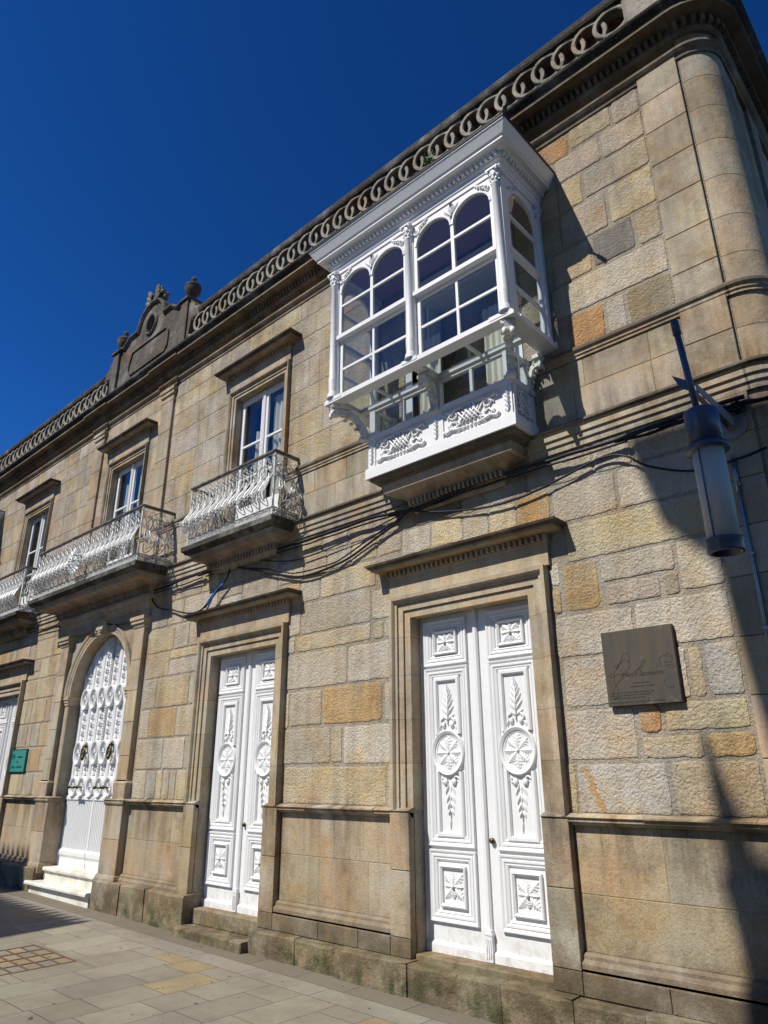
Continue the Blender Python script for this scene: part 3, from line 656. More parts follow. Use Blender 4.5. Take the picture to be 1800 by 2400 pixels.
# keystone and entablature under the balcony
W.col = DR[2]; W.prism([(CX-.10, 4.10), (CX+.10, 4.10), (CX+.14, 4.32), (CX-.14, 4.32)], 'y', -.13, .0); W.box(CX-.16, CX+.16, -.16, 0, 4.32, 4.36)
for sx in (-.07, .07): W.tube([(CX+sx+.03*math.cos(t), -.14, 4.17+.03*math.sin(t)) for t in [k*.7 for k in range(9)]], .014, 5)
W.box(CX-1.6, CX+1.6, -.06, .02, 4.24, 4.40, DR[3])
W.sweep([(CX+1.6, .02), (CX+1.6, -.06), (CX-1.6, -.06), (CX-1.6, .02)], [(-.02, 4.36), (.02, 4.36), (.02, 4.42), (.06, 4.45), (.06, 4.49), (.12, 4.53), (.12, 4.58), (-.02, 4.6)], ident)
W.build('portal', M['dressed'], house)
for side in (-1, 1):
    W = MB(); W.col = DR[2]
    a, b = sorted((CX+side*1.17, CX+side*1.58))
    dressed(a, b, [5.04, 5.5, 6.1, 6.65, 7.2, 7.8, 8.45], y=-.03, h=.02, lo=1, mb=W); W.box(a+.002, b-.002, -.03, .02, 5.04, 8.6, DR[3])
    W.sweep([(b, .02), (b, -.045), (a, -.045), (a, .02)], [(-.03, 8.42), (.0, 8.42), (.015, 8.45), (.015, 8.49), (-.0, 8.5), (-.0, 8.55), (.03, 8.58), (.03, 8.64), (.05, 8.66), (.05, 8.73), (-.03, 8.74)], ident, cols=[DR[2]])
    W.build('pilaster', M['dressed'], house)

# ------------------------------------------------------------------ plinth, footing, steps
PC = [(.42,.345,.235), (.45,.375,.265), (.39,.32,.22), (.45,.395,.305), (.41,.33,.215)]
def panelrun(x0, x1, jl=True, jr=True, yb=-.062):
    W = MB()
    # raised jamb blocks at the ends, sunken panel between
    W.box(x0, x1, -.001, .03, -.7, 1.25, PC[2])
    L_ = x0+(.27 if jl else 0); R_ = x1-(.27 if jr else 0)
    for a, b, on in ((x0, L_, jl), (R_, x1, jr)):
        if on:
            dressed(a, b, [.0, .17], y=yb-.012, h=.014, lo=1, mb=W, cols=[(.25, .205, .145), (.22, .18, .13)]); dressed(a, b, [.17, .76, 1.30], y=yb-.012, h=.014, lo=1, mb=W, cols=PC); W.box(a+.002, b-.002, yb-.012, -.01, -.7, 1.298, PC[2])
    zm_ = random.uniform(.70, .80); dressed(L_+.004, R_-.004, [.30, zm_], y=.004, h=.008, lo=.6, hi=1.5, mb=W, cols=PC, gap=.0012); dressed(L_+.004, R_-.004, [zm_, 1.25], y=.004, h=.009, lo=.35, hi=1.0, mb=W, cols=PC, gap=.0012)
    # sloping sill of the panel
    W.prism([(.005, .17), (yb-.012, .17), (yb-.012, .225), (-.045, .255), (-.045, .28), (-.02, .30), (.005, .30)], 'x', L_+.001, R_-.001, (.31, .255, .18))
    dressed(L_, R_, [.0, .168], y=yb-.012, h=.014, lo=.6, hi=1.1, mb=W, cols=[(.24, .195, .14), (.27, .22, .155), (.21, .175, .125)]); W.box(L_+.001, R_-.001, yb-.012, -.01, -.7, .188, PC[2])
    # cap
    x = x0
    while x < x1-.01:
        nx = min(x1, x+random.uniform(.7, 1.2)); nx = x1 if x1-nx < .3 else nx
        W.prism([(.03, 1.25), (-.04, 1.25), (-.055, 1.275), (-.08, 1.28), (-.08, 1.305), (-.105, 1.312), (-.105, 1.325), (-.03, 1.345), (.03, 1.345)][::-1] if not (x < L_ or nx > R_) else [(.03, 1.25), (-.04, 1.25), (-.055, 1.275), (-.08, 1.28), (-.08, 1.305), (-.10, 1.315), (-.03, 1.345), (.03, 1.345)][::-1], 'x', x+.002, nx-.002, jit(random.choice(PC), .08)); x = nx
    W.build('plinth', M['plinth'], house)
panelrun(-3.545, -1.23, True, False)
panelrun(-7.475, -5.085); panelrun(CX+1.60, -8.985, False, True)
panelrun(2*CX+8.985, CX-1.60, True, False); panelrun(-22.6, 2*CX+7.475, True, True)
# pedestals of the portal
for side in (-1, 1):
    W = MB()
    a, b = sorted((CX+side*1.06, CX+side*1.60))
    dressed(a, b, [.24, .76, 1.24], y=-.105, h=.012, lo=1, mb=W, cols=PC); W.box(a+.003, b-.003, -.105, .2, .1, 1.25, PC[1])
    W.sweep([(b, .1), (b, -.11), (a, -.11), (a, .2)], [(-.04, 1.24), (.0, 1.24), (.02, 1.26), (.03, 1.28), (.03, 1.315), (.045, 1.325), (.0, 1.345), (-.04, 1.345)], ident, cols=PC)
    W.sweep([(b, .1), (b, -.11), (a, -.11), (a, .2)], [(-.04, .12), (.035, .12), (.035, .22), (.02, .26), (0, .28), (-.04, .28)], ident, cols=PC)
    W.build('pedestal', M['plinth'], house)
W = MB()
# corner plinth
A = []
pts = [(xc+rc, 6), (xc+rc, yc)] + [(xc+rc*math.cos(math.pi/2*k/na), yc-rc*math.sin(math.pi/2*k/na)) for k in range(1, na)] + [(xc, 0), (-1.23, 0)]
W.sweep(pts, [(0, -.7), (.045, -.7), (.045, .19), (.03, .23), (.03, .29), (.012, .3), (.012, 1.25), (.03, 1.255), (.065, 1.28), (.065, 1.31), (.09, 1.32), (.02, 1.345), (0, 1.345)], ident, cols=[PC[0]])
W.build('corner_plinth', M['plinth'], house)
gz = lambda x: -.343-.0129*x
def foot(x0, x1, top, d):
    W = MB()
    x = x0
    while x < x1-.02:
        nx = min(x1, x+random.uniform(.45, 1.0)); nx = x1 if x1-nx < .25 else nx
        # rough block with an uneven top edge
        n = 6; zb = -.7; d2 = d+random.uniform(-.012, .012); t2 = top+random.uniform(-.008, .008); c_ = jit((.30, .255, .175), .12)
        pr = []
        for i in range(n+1):
            xx = x+.004+(nx-x-.008)*i/n; r_ = random.uniform(.012, .035); e = .01 if 0 < i < n else .02
            pr.append([W.V(p) for p in ((xx, .0, zb), (xx, -d2+random.uniform(0, .012)+(e if i in (0, n) else 0), zb), (xx, -d2+random.uniform(-.006, .014)+(e if i in (0, n) else 0), (zb+t2)/2), (xx, -d2+random.uniform(-.004, .01)+(e if i in (0, n) else 0), t2-r_), (xx, -d2+r_*1.1, t2-.003), (xx, .0, t2))])
        for i in range(n):
            for j in range(5): W.F((pr[i][j], pr[i+1][j], pr[i+1][j+1], pr[i][j+1]), c_)
        W.F(pr[0], c_); W.F(pr[-1][::-1], c_)
        x = nx
    W.build('footing', M['footing'], house)
foot(-7.49, -.8, -.005, .225); foot(CX+1.075, -8.93, .20, .20); foot(-22.6, CX-1.075, .20, .20)
W = MB(); W.col = (.33, .27, .19)
W.bevbox(-8.93, -7.49, -.30, .16, -.6, -.135, .012, (.30, .25, .17)); W.bevbox(-8.99, -7.47, -.02, .3, -.135, .045, .01, (.36, .30, .21))
W.build('stone_threshold', M['plinth'], house); W = MB(); W.bevbox(-5.09, -3.54, -.03, .3, -.6, .045, .01, (.35, .29, .20)); W.build('stone_threshold', M['plinth'], house); W = MB(); W.bevbox(2*CX+7.47, 2*CX+8.99, -.03, .3, -.6, .045, .01)
W.build('stone_threshold', M['plinth'], house)
W = MB(); W.col = (.7, .7, .65)
def slab(x0, x1, y0, y1, z0, z1):
    W.prism([(y1, z0), (y0+.012, z0), (y0, z0+.012), (y0, z1-.02), (y0+.015, z1), (y1, z1)], 'x', x0, x1)
slab(CX-1.05, CX+1.05, -.06, .24, .155, .215); W.box(CX-1.04, CX+1.04, -.015, .24, .01, .155)
slab(CX-1.19, CX+1.065, -.27, .2, -.05, .01); W.box(CX-1.12, CX+1.05, -.20, .2, -.6, -.05)
W.build('marble_steps', M['marble'], house)

# ------------------------------------------------------------------ carved doors
def rect_cw(x0, x1, z0, z1): return [(x0, z0), (x0, z1), (x1, z1), (x1, z0)]
WHT = (.8, .8, .79)
DY = .18
def frame_mould(mb, x0, x1, z0, z1, prof, y=DY):
    # closed moulding running round a rectangle; profile o<0 is inwards, h is towards the street
    mb.sweep(rect_cw(x0, x1, z0, z1), [(o, h-y) for o, h in prof], front, closed=True)
BOL = [(-.105, 0), (-.10, .012), (-.085, .020), (-.078, .012), (-.062, .026), (-.045, .026), (-.04, .018), (-.02, .030), (-.004, .032), (0, .024), (0, 0)]
RAI = [(0, 0), (0, .020), (-.010, .026), (-.034, .026), (-.044, .012), (-.044, 0)]
def scroll(mb, x, z, y, r, a0, turns, t, flip=1, n=14):
    pts = []
    for k in range(n+1):
        q = k/n; rr = r*(1-.8*q); a = a0+flip*turns*2*math.pi*q; pts.append((x+rr*math.cos(a), y, z+rr*math.sin(a)))
    mb.tube(pts, t, 5, taper=[1-.5*k/n for k in range(n+1)])
def rosette(mb, x, z, y, rx, rz, n=8, h=.016):
    for k in range(n):
        a = 2*math.pi*k/n+math.pi/2; L_ = 1/math.sqrt((math.cos(a)/rx)**2+(math.sin(a)/rz)**2)
        mb.leaf(x+math.cos(a)*.012, z+math.sin(a)*.012, y, a, L_*(1 if k % 2 == 0 else .92), .075*(rx/.15), h, 1)
    mb.ball((x, y-h*.9, z), .016, (1, .8, 1), 8)
def sqrosette(mb, x, z, y, r):
    for k in range(4):
        a = math.pi/4+k*math.pi/2; mb.leaf(x, z, y, a, r*1.28, r*.62, .018, 1); mb.leaf(x, z, y-.004, a-math.pi/4, r*.9, r*.40, .017, 1)
    mb.ball((x, y-.028, z), .02, (1, .8, 1), 8)
def leaf_door(s):
    mb = MB(); mb.col = WHT; y = DY
    x0, x1 = (0.0, .775) if s > 0 else (-.775, 0.0)
    mb.box(x0+.002, x1-.002, y, y+.05, .045, 3.36)
    cx = s*.425; h = .295
    # plinth board with bevelled foot
    mb.prism([(y, .045), (y-.028, .045), (y-.028, .115), (y-.012, .135), (y, .14)], 'x', x0+.003, x1-.003)
    for z0, z1 in ((.31, .955), (.985, 2.765), (2.79, 3.29)):
        frame_mould(mb, cx-h, cx+h, z0, z1, BOL)
    for z0, z1 in ((.315+.13, .95-.135), (2.79+.115, 3.29-.12)):
        mb.sweep(rect_cw(cx-.16, cx+.16, z0, z1), [(o, hh-y) for o, hh in [(0, 0), (0, .016), (.0, .03), (-.012, .036), (-.03, .02), (-.03, 0)]], front, closed=True)
        sqrosette(mb, cx, (z0+z1)/2, y-.002, .118)
    # tall panel: raised field interrupted by the medallion
    zc = 1.88; rr = .205
    for z0, z1 in ((zc+rr-.02, 2.655), (1.075, zc-rr+.02)):
        top = z0 > zc
        path = [(cx-.165, z0), (cx-.165, z1), (cx+.165, z1), (cx+.165, z0)]
        if not top: path = [(cx+.165, z1), (cx+.165, z0), (cx-.165, z0), (cx-.165, z1)]
        mb.sweep(path, [(o, hh-y) for o, hh in [(0.01, 0), (0.008, .018), (-.004, .030), (-.030, .030), (-.042, .012), (-.042, 0)]], front)
    mb.sweep([(cx+.170*math.cos(-2*math.pi*k/36), zc+.188*math.sin(-2*math.pi*k/36)) for k in range(36)], [(o, hh-y) for o, hh in [(-.018, 0), (-.016, .014), (0, .016), (.004, .026), (.030, .040), (.040, .030), (.042, 0)]], front, closed=True)
    mb.prism([(cx+.155*math.cos(2*math.pi*k/28), zc+.172*math.sin(2*math.pi*k/28)) for k in range(28)], 'y', y-.008, y+.01)
    rosette(mb, cx, zc, y-.008, .145, .165)
    # upper spray and lower drop
    zb = 2.19
    for k, (dz, L_, a_) in enumerate([(0.02, .10, 1.0), (.07, .12, .72), (.13, .12, .6), (.19, .11, .52), (.245, .09, .45), (.29, .07, .36)]):
        for q in (-1, 1): mb.leaf(cx, zb+dz, y, math.pi/2-q*a_, L_, .036, .016, 0)
    mb.leaf(cx, zb+.30, y, math.pi/2, .10, .03, .02)
    mb.tube([(cx, y-.008, zb-.03), (cx, y-.008, zb+.33)], .007, 5)
    for q in (-1, 1):
        scroll(mb, cx+q*.055, zb-.005, y-.014, .042, math.pi/2 if q > 0 else math.pi/2, .9, .014, -q); mb.ball((cx+q*.055, y-.012, zb-.03), .028, (1, .6, 1.2), 8)
        mb.leaf(cx+q*.08, zb-.02, y, -math.pi/2+q*.5, .07, .03, .02)
    zt = 1.62
    for q in (-1, 1):
        mb.ball((cx+q*.055, y-.010, zt-.025), .034, (1, .55, 1.15), 8); scroll(mb, cx+q*.085, zt+.0, y-.014, .035, 0, .8, .012, q)
    for dz, L_ in ((-.03, .13), (-.13, .11), (-.21, .09), (-.28, .07)):
        for q in (-1, 1): mb.leaf(cx, zt+dz, y, -math.pi/2+q*.5, L_, .038, .017, 0)
    mb.leaf(cx, zt-.36, y, -math.pi/2-.08, .12, .022, .018); mb.tube([(cx, y-.006, zt-.02), (cx, y-.006, zt-.37)], .006, 5)
    return mb
def carved_door():
    mb = MB(); mb.col = WHT; y = DY
    # meeting stile with fluted foot, fixed frame
    mb.sweep([(-.012, .30), (-.012, 3.35)], [(-.03, -y), (-.03, -y+.02), (-.014, -y+.036), (.014, -y+.036), (.03, -y+.02), (.03, -y)], front)
    mb.box(-.052, .028, y-.048, y, .05, .265); 
    for q in (-.034, -.012, .010): mb.box(q-.004, q+.004, y-.055, y-.045, .08, .235)
    mb.box(-.06, .036, y-.052, y, .265, .285); mb.box(-.05, .026, y-.048, y, .285, .31)
    for xx in (-.79, .77): mb.box(xx, xx+.02, y-.02, y+.06, .045, 3.36)
    d = mb.build('carved_door', M['white'], house)
    for s in (-1, 1): leaf_door(s).build('door_leaf', M['white'], d)
    k = MB(); k.lathe([(.012, -.02), (.012, .0), (.026, .012), (.028, .03), (.018, .042), (.004, .045)], 0, 0, 12)
    kn = k.build('door_knob', M['brass'], d); kn.rotation_euler = (math.pi/2, 0, 0); kn.location = (.07, y, 1.065)
    return d
d0 = carved_door(); d0.location = ((doors[0][0]+doors[0][1])/2, 0, 0)
for a, b in doors[1:3]: dup(d0, house, (a+b)/2-d0.location.x)

# arched door
W = MB(); W.col = WHT; y = .22
pts = [(-1.09, .215), (1.09, .215)] + [(1.09*math.cos(math.pi*k/24), 3.085+1.09*math.sin(math.pi*k/24)) for k in range(25)]
W.prism(pts, 'y', y, y+.05)
ad = W.build('arched_door', M['white'], house); ad.location = (CX, 0, 0)
COLS = [.16, .48, .80]; OZ = [3.03, 2.075, 1.505]
for s in (-1, 1):
    mb = MB(); mb.col = WHT
    mb.prism([(y, .215), (y-.03, .215), (y-.03, .36), (y-.05, .40), (y-.05, .46), (y-.02, .50), (y, .50)], 'x', *sorted((s*.012, s*1.06)))
    n = 17
    for k in range(n):
        x = s*(.05+k*1.0/n); mb.prism([(x-.020, y+.01), (x-.020, y-.012), (x-.014, y-.020), (x+.014, y-.020), (x+.020, y-.012), (x+.020, y+.01)], 'z', .50, 1.29)
    mb.prism([(y, 1.29), (y-.035, 1.29), (y-.035, 1.345), (y-.015, 1.36), (y, 1.36)], 'x', *sorted((s*.012, s*1.06)))
    # stiles between the columns
    for x in (.0, .32, .64, .96):
        top = 3.085+math.sqrt(max(0, 1.04**2-x*x))
        mb.sweep([(s*x, 1.36), (s*x, top)], [(-.045, -y), (-.04, -y+.014), (-.026, -y+.024), (-.012, -y+.014), (.012, -y+.014), (.026, -y+.024), (.04, -y+.014), (.045, -y)], front)
    for x in COLS:
        for oz, rz in zip(OZ, (.155, .165, .13)):
            mb.sweep([(s*x+.105*math.cos(-2*math.pi*k/28), oz+rz*math.sin(-2*math.pi*k/28)) for k in range(28)], [(-.012, -y), (-.010, -y+.03), (.008, -y+.062), (.035, -y+.066), (.05, -y+.03), (.05, -y)], front, closed=True)
            rosette(mb, s*x, oz, y-.006, .075, rz*.8, 8, .035)
            for q in (-1, 1): mb.ball((s*x, y-.03, oz+q*(rz+.055)), .03, (1.5, .7, .8), 6)
        for zlo, zhi in ((2.30, 2.80), (3.24, 3.085+math.sqrt(1.0-x*x)-.08), (1.70, 1.86)):
            zz = zlo; k = 0
            while zz < zhi:
                q = 1 if k % 2 else -1
                mb.leaf(s*x-q*.03, zz, y, math.pi/2-q*.75, .10, .05, .035, 1); mb.ball((s*x+q*.045, y-.012, zz+.02), .017, (1, 1, 1), 6)
                if k % 3 == 0: scroll(mb, s*x+q*.03, zz+.05, y-.014, .035, 0, .9, .009, q, 8)
                zz += .07; k += 1
    mb.build('door_leaf', M['white'], ad)
mb = MB(); mb.col = WHT
zz = 1.40
while zz < 4.05: mb.ball((0, y-.028, zz), .019, (1, 1, 1.1), 6); zz += .045
mb.box(-.022, .022, y-.026, y, .3, 4.1); mb.build('beaded_astragal', M['white'], ad)
for s in (-1, 1):
    mb = MB()
    x = s*.48+(0 if s < 0 else -.0)
    z0 = 2.09
    mb.tube([(x+.065*math.cos(t), y-.10, z0-.015+.085*math.sin(t)) for t in [2*math.pi*k/18 for k in range(18)]], .017, 6, closed=True)
    mb.ball((x, y-.09, z0+.09), .035, (1, 1, 1), 8); mb.ball((x, y-.1, z0-.11), .03, (1, 1, 1.5), 8)
    for q in (-1, 1): mb.leaf(x+q*.05, z0+.02, y-.1, -math.pi/2, .13, .04, .02); mb.ball((x+q*.03, y-.10, z0-.02), .02)
    mb.tube([(x, y-.01, z0+.09), (x, y-.09, z0+.09)], .016, 6)
    mb.build('door_knocker', M['brass'], ad)
    mb = MB(); z0 = 1.50
    mb.tube([(x+.0, y-.03, z0), (x, y-.22, z0)], .014, 6); mb.tube([(x-.10, y-.22, z0), (x+.08, y-.22, z0)], .018, 6); mb.ball((x-.11, y-.22, z0), .03); mb.ball((x+.09, y-.22, z0), .026); mb.ball((x, y-.12, z0), .035, (1, .6, 1))
    mb.build('door_pull', M['brass'], ad)

# ------------------------------------------------------------------ balcony windows
def pane(x0, x1, z0, z1, y, parent, name='pane'):
    mb = MB(); mb.box(x0, x1, y, y+.004, z0, z1); return mb.build(name, M['glass'], parent)
def casement(hw, z0, z1, y=.13):
    mb = MB(); mb.col = WHT; t = .04
    mb.box(-hw, -hw+t, y, y+.06, z0, z1); mb.box(hw-t, hw, y, y+.06, z0, z1); mb.box(-hw+t, hw-t, y, y+.06, z1-t, z1)
    f = mb.build('window', M['white'], house)
    for s in (-1, 1):
        a, b = sorted((s*.028, s*(hw-t-.002)))
        w2 = MB(); w2.col = WHT
        st = .058
        w2.bevbox(a, a+st, y-.012, y+.03, z0+.01, z1-t-.003, .006); w2.bevbox(b-st, b, y-.012, y+.03, z0+.01, z1-t-.003, .006)
        w2.box(a+st, b-st, y-.01, y+.03, z1-t-.07, z1-t-.003)
        w2.box(a+st, b-st, y-.01, y+.03, z0+.01, z0+.6)
        for zm in (z0+.60, z0+1.12, z0+1.64+.06, ): w2.box(a+st, b-st, y-.009, y+.028, zm-.016, zm+.016)
        w2.build('sash', M['white'], f)
        pane(a+st*.5, b-st*.5, z0+.55, z1-t-.02, y+.01, f)
    w3 = MB(); w3.col = WHT; w3.sweep([(0, z0), (0, z1-.03)], [(-.034, -y+.01), (-.034, -y+.03), (-.016, -y+.045), (-.010, -y+.036), (.010, -y+.036), (.016, -y+.045), (.034, -y+.03), (.034, -y+.01)], front); w3.build('mullion', M['white'], f)
    return f
cw = casement(.64, 5.04, 7.64); cw.location = ((wins[0][0]+wins[0][1])/2, 0, 0)
for a, b in wins[1:]: dup(cw, house, (a+b)/2-cw.location.x)
def curtain(x0, x1, z0, z1, y, amp=.03, wl=.11, ph=0):
    mb = MB(); mb.smooth = True; mb.col = (.7, .7, .6); n = int((x1-x0)/.012); A = []; B = []
    for i in range(n+1):
        x = x0+(x1-x0)*i/n; d = amp*math.sin(2*math.pi*(x-x0)/wl+ph)+amp*.4*math.sin(5.1*(x-x0)/wl+ph)
        A.append(mb.V((x+.01*math.sin(9*x), y+d*.6, z1))); B.append(mb.V((x, y+d*1.3, z0)))
    for i in range(n): mb.F((A[i], A[i+1], B[i+1], B[i]))
    # second skin gives the cloth thickness
    A2 = [mb.V((mb.v[a][0], mb.v[a][1]+.006, mb.v[a][2])) for a in A]; B2 = [mb.V((mb.v[a][0], mb.v[a][1]+.006, mb.v[a][2])) for a in B]
    for i in range(n): mb.F((A2[i+1], A2[i], B2[i], B2[i+1]))
    return mb.build('curtain', M['curtain'], None, recalc=False)
c = curtain(wins[0][0]+.74, wins[0][1]-.05, 5.1, 7.5, .235); T(c, 'wide pale curtain in the right leaf of the window nearest the glazed bay', 'curtain', 'curtains inside the upper windows')
c = curtain(wins[0][0]+.30, wins[0][0]+.56, 5.1, 7.0, .235, ph=2); T(c, 'narrow pale curtain in the left leaf of the window nearest the glazed bay', 'curtain', 'curtains inside the upper windows')
c = curtain(wins[1][0]+.24, wins[1][0]+.56, 5.1, 7.3, .235, ph=2.5); T(c, 'pale curtain in the left leaf of the window over the arched door', 'curtain', 'curtains inside the upper windows')
c = curtain(wins[1][0]+.74, wins[1][1]-.05, 5.1, 7.5, .235, ph=1); T(c, 'pale curtain in the right leaf of the window over the arched door', 'curtain', 'curtains inside the upper windows')

# ------------------------------------------------------------------ balconies
def belly(z):   # outward bulge of the ironwork
    pts = [(5.14, .0), (5.19, .07), (5.26, .13), (5.33, .145), (5.42, .11), (5.52, .055), (5.64, .012), (5.8, 0), (6.1, 0)]
    for (a, u), (b, v) in zip(pts, pts[1:]):
        if a <= z <= b: t = (z-a)/(b-a); t = t*t*(3-2*t) if 0 else t; return u+(v-u)*t
    return 0
SPC = .176
def iron_unit():
    mb = MB(); mb.col = (.7, .7, .7); h = SPC/2
    def P(u, z, e=0): return (u, -belly(z)-e, z)
    for q in (-1, 1):
        mb.tube([P(q*u, z) for u, z in ((.012, 5.70), (.03, 5.745), (.055, 5.77), (.078, 5.755), (.085, 5.70), (.070, 5.63), (.040, 5.57), (.022, 5.50), (.026, 5.44), (.048, 5.385), (.056, 5.33), (.038, 5.29))], .0098, 4)
        mb.tube([P(q*u, z) for u, z in ((.030, 5.66), (.012, 5.62), (.010, 5.58), (.050, 5.50), (.074, 5.43), (.078, 5.36))], .0085, 4)
        mb.tube([P(q*u, z) for u, z in ((h, 5.345), (.078, 5.26), (.058, 5.20), (.03, 5.165), (0, 5.152))], .0098, 4)
        scroll(mb, q*.038, 5.855, 0, .036, math.pi/2, 1.1, .006, -q, 10)
    mb.tube([P(.022*math.cos(t), 5.665+.028*math.sin(t)) for t in [2*math.pi*k/8 for k in range(8)]], .006, 4, closed=True)
    mb.tube([(.017*math.cos(t)-h, 0, 5.90+.017*math.sin(t)) for t in [2*math.pi*k/8 for k in range(8)]], .006, 4, closed=True)
    mb.tube([(-.08, 0, 5.79), (-.04, 0, 5.825), (0, 0, 5.80), (.04, 0, 5.825), (.08, 0, 5.79)], .0085, 4)
    for q in (-1, 1):
        scroll(mb, q*.062, 5.60, -belly(5.60), .020, math.pi/2, 1.0, .0055, -q, 8); scroll(mb, q*.022, 5.455, -belly(5.455), .022, -math.pi/2, 1.0, .0055, q, 8)
        mb.tube([P(q*u, z) for u, z in ((.010, 5.40), (.028, 5.34), (.022, 5.24), (0, 5.20))], .007, 4)
    mb.tube([P(0, z) for z in (5.56, 5.50, 5.42, 5.36)], .006, 4)
    # rosette at the belly
    for k in range(6):
        a = 2*math.pi*k/6; mb.ball((-h+.026*math.cos(a), -.155, 5.345+.026*math.sin(a)), .014, (1, .7, 1), 6)
    mb.ball((-h, -.168, 5.345), .012, (1, 1, 1), 6)
    for q in (-1, 1): mb.ball((-h+q*.045, -.14, 5.33), .011, (1.6, .8, .8), 6); mb.ball((q*.02, -.14, 5.30), .012, (1.4, .8, .8), 6)
    # lattice of the foot band
    for k in range(4):
        u0 = -h+SPC*k/4; u1 = u0+SPC/4
        for za, zb in ((5.018, 5.052), (5.052, 5.088), (5.094, 5.128)):
            mb.tube([(u0, 0, za), (u1, 0, zb)], .0062, 4); mb.tube([(u1, 0, za), (u0, 0, zb)], .0062, 4)
    return mb.build('baluster', M['iron'], None)
unit = iron_unit(); first_unit = [unit]
def place_unit(parent, x, y, rot, sx=1):
    mt = Matrix.Translation((x, y, 0)) @ Matrix.Rotation(rot, 4, 'Z') @ Matrix.Diagonal((sx, 1, 1, 1))
    if first_unit:
        u = first_unit.pop(); u.parent = parent; u.matrix_local = mt
    else: dup(unit, parent, mat=mt)
def balcony(cx, hw, dp, special=False):
    mb = MB(); y0 = -dp
    # slab with blackened rim and moulded underside
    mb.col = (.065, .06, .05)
    prof = [(-.3, 4.86), (-.02, 4.86), (.0, 4.87), (.02, 4.90), (.045, 4.915), (.05, 4.985), (.03, 5.0), (-.3, 5.0)]
    path = [(cx+hw, .03), (cx+hw, y0), (cx-hw, y0), (cx-hw, .03)]
    prof2 = [(-.05, 4.865), (-.02, 4.865), (.0, 4.87), (.02, 4.90), (.045, 4.915), (.05, 4.985), (.03, 5.0), (-.05, 5.0)]
    mb.sweep(path, prof2, ident); mb.box(cx-hw+.04, cx+hw-.04, y0+.04, .03, 4.87, 4.995)
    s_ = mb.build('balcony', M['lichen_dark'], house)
    mb = MB(); mb.col = DR[3]; ins = .10
    path = [(cx+hw-.02, .03), (cx+hw-.02, y0+.02), (cx-hw+.02, y0+.02), (cx-hw+.02, .03)]
    mb.sweep(path, [(-.05, 4.80), (-.06, 4.82), (-.04, 4.84), (-.035, 4.865), (-.10, 4.866), (-.10, 4.80)], ident)
    mb.box(cx-hw+.06, cx+hw-.06, y0+.1, .03, 4.78, 4.85, DR[1])
    a, b = cx-hw+.25, cx+hw-.25
    mb.sweep([(b, .03), (b, -.16), (a, -.16), (a, .03)], [(-.12, 4.58), (-.06, 4.58), (-.05, 4.62), (-.02, 4.64), (-.02, 4.72), (.05, 4.75), (.09, 4.78), (-.12, 4.79)], ident, cols=[DR[1]])
    n = int((b-a)/.07)
    for i in range(n): x = a+(b-a)*(i+.5)/n; mb.box(x-.018, x+.018, -.175, -.12, 4.65, 4.72, DR[3])
    mb.build('balcony_soffit', M['dressed'], s_)
    # ironwork
    mb = MB(); yr = y0+.02; xa, xb = cx-hw+.02, cx+hw-.02
    for z in (5.012, 5.09, 5.134, 5.785, 5.945):
        for p, q in (((xa, yr), (xb, yr)), ((xa, yr), (xa, 0)), ((xb, yr), (xb, 0))): mb.tube([(*p, z), (*q, z)], .009, 4)
    for x in (xa, xb):
        mb.box(x-.011, x+.011, yr-.011, yr+.011, 5.0, 5.98)
        mb.tube([(x+(-.10 if x == xa else .10)*.0, yr, 5.5), (x, yr, 5.3)], .0085, 4)
    if special:
        for x in (cx-.55, cx+.55): mb.box(x-.01, x+.01, yr-.01, yr+.01, 4.98, 5.98)
        for k in range(18):
            a_ = 2*math.pi*k/18; mb.leaf(cx+.12*math.cos(a_), 5.36+.12*math.sin(a_), yr-.16, a_, .16, .05, .02)
            mb.ball((cx+.2*math.cos(a_), yr-.17, 5.36+.15*math.sin(a_)), .022, (1, 1, 1), 6)
        for rr in (.12, .24): mb.tube([(cx+rr*math.cos(2*math.pi*k/20), yr-.16, 5.36+rr*.8*math.sin(2*math.pi*k/20)) for k in range(20)], .012, 5, closed=True)
    mb.build('railing', M['iron'], s_)
    mb = MB()
    mb.sweep([(xb+.0, .0), (xb, yr), (xa, yr), (xa, .0)], [(-.026, 5.965), (.026, 5.965), (.030, 5.985), (.022, 5.998), (-.022, 5.998), (-.03, 5.985)], ident)
    mb.build('handrail', M['rail'], s_)
    n = round((xb-xa)/SPC); st = (xb-xa)/n
    for i in range(n): place_unit(s_, xa+st*(i+.5), yr, 0, st/SPC)
    n = max(2, round((-yr)/SPC)); st = -yr/n
    for i in range(n):
        yy = yr+st*(i+.5); place_unit(s_, xb, yy, math.pi/2, st/SPC); place_unit(s_, xa, yy, -math.pi/2, st/SPC)
    return s_
balcony(-8.21, 1.06, .45); balcony(CX-.04, 2.08, .62, True); balcony(2*CX+8.21, 1.06, .45)

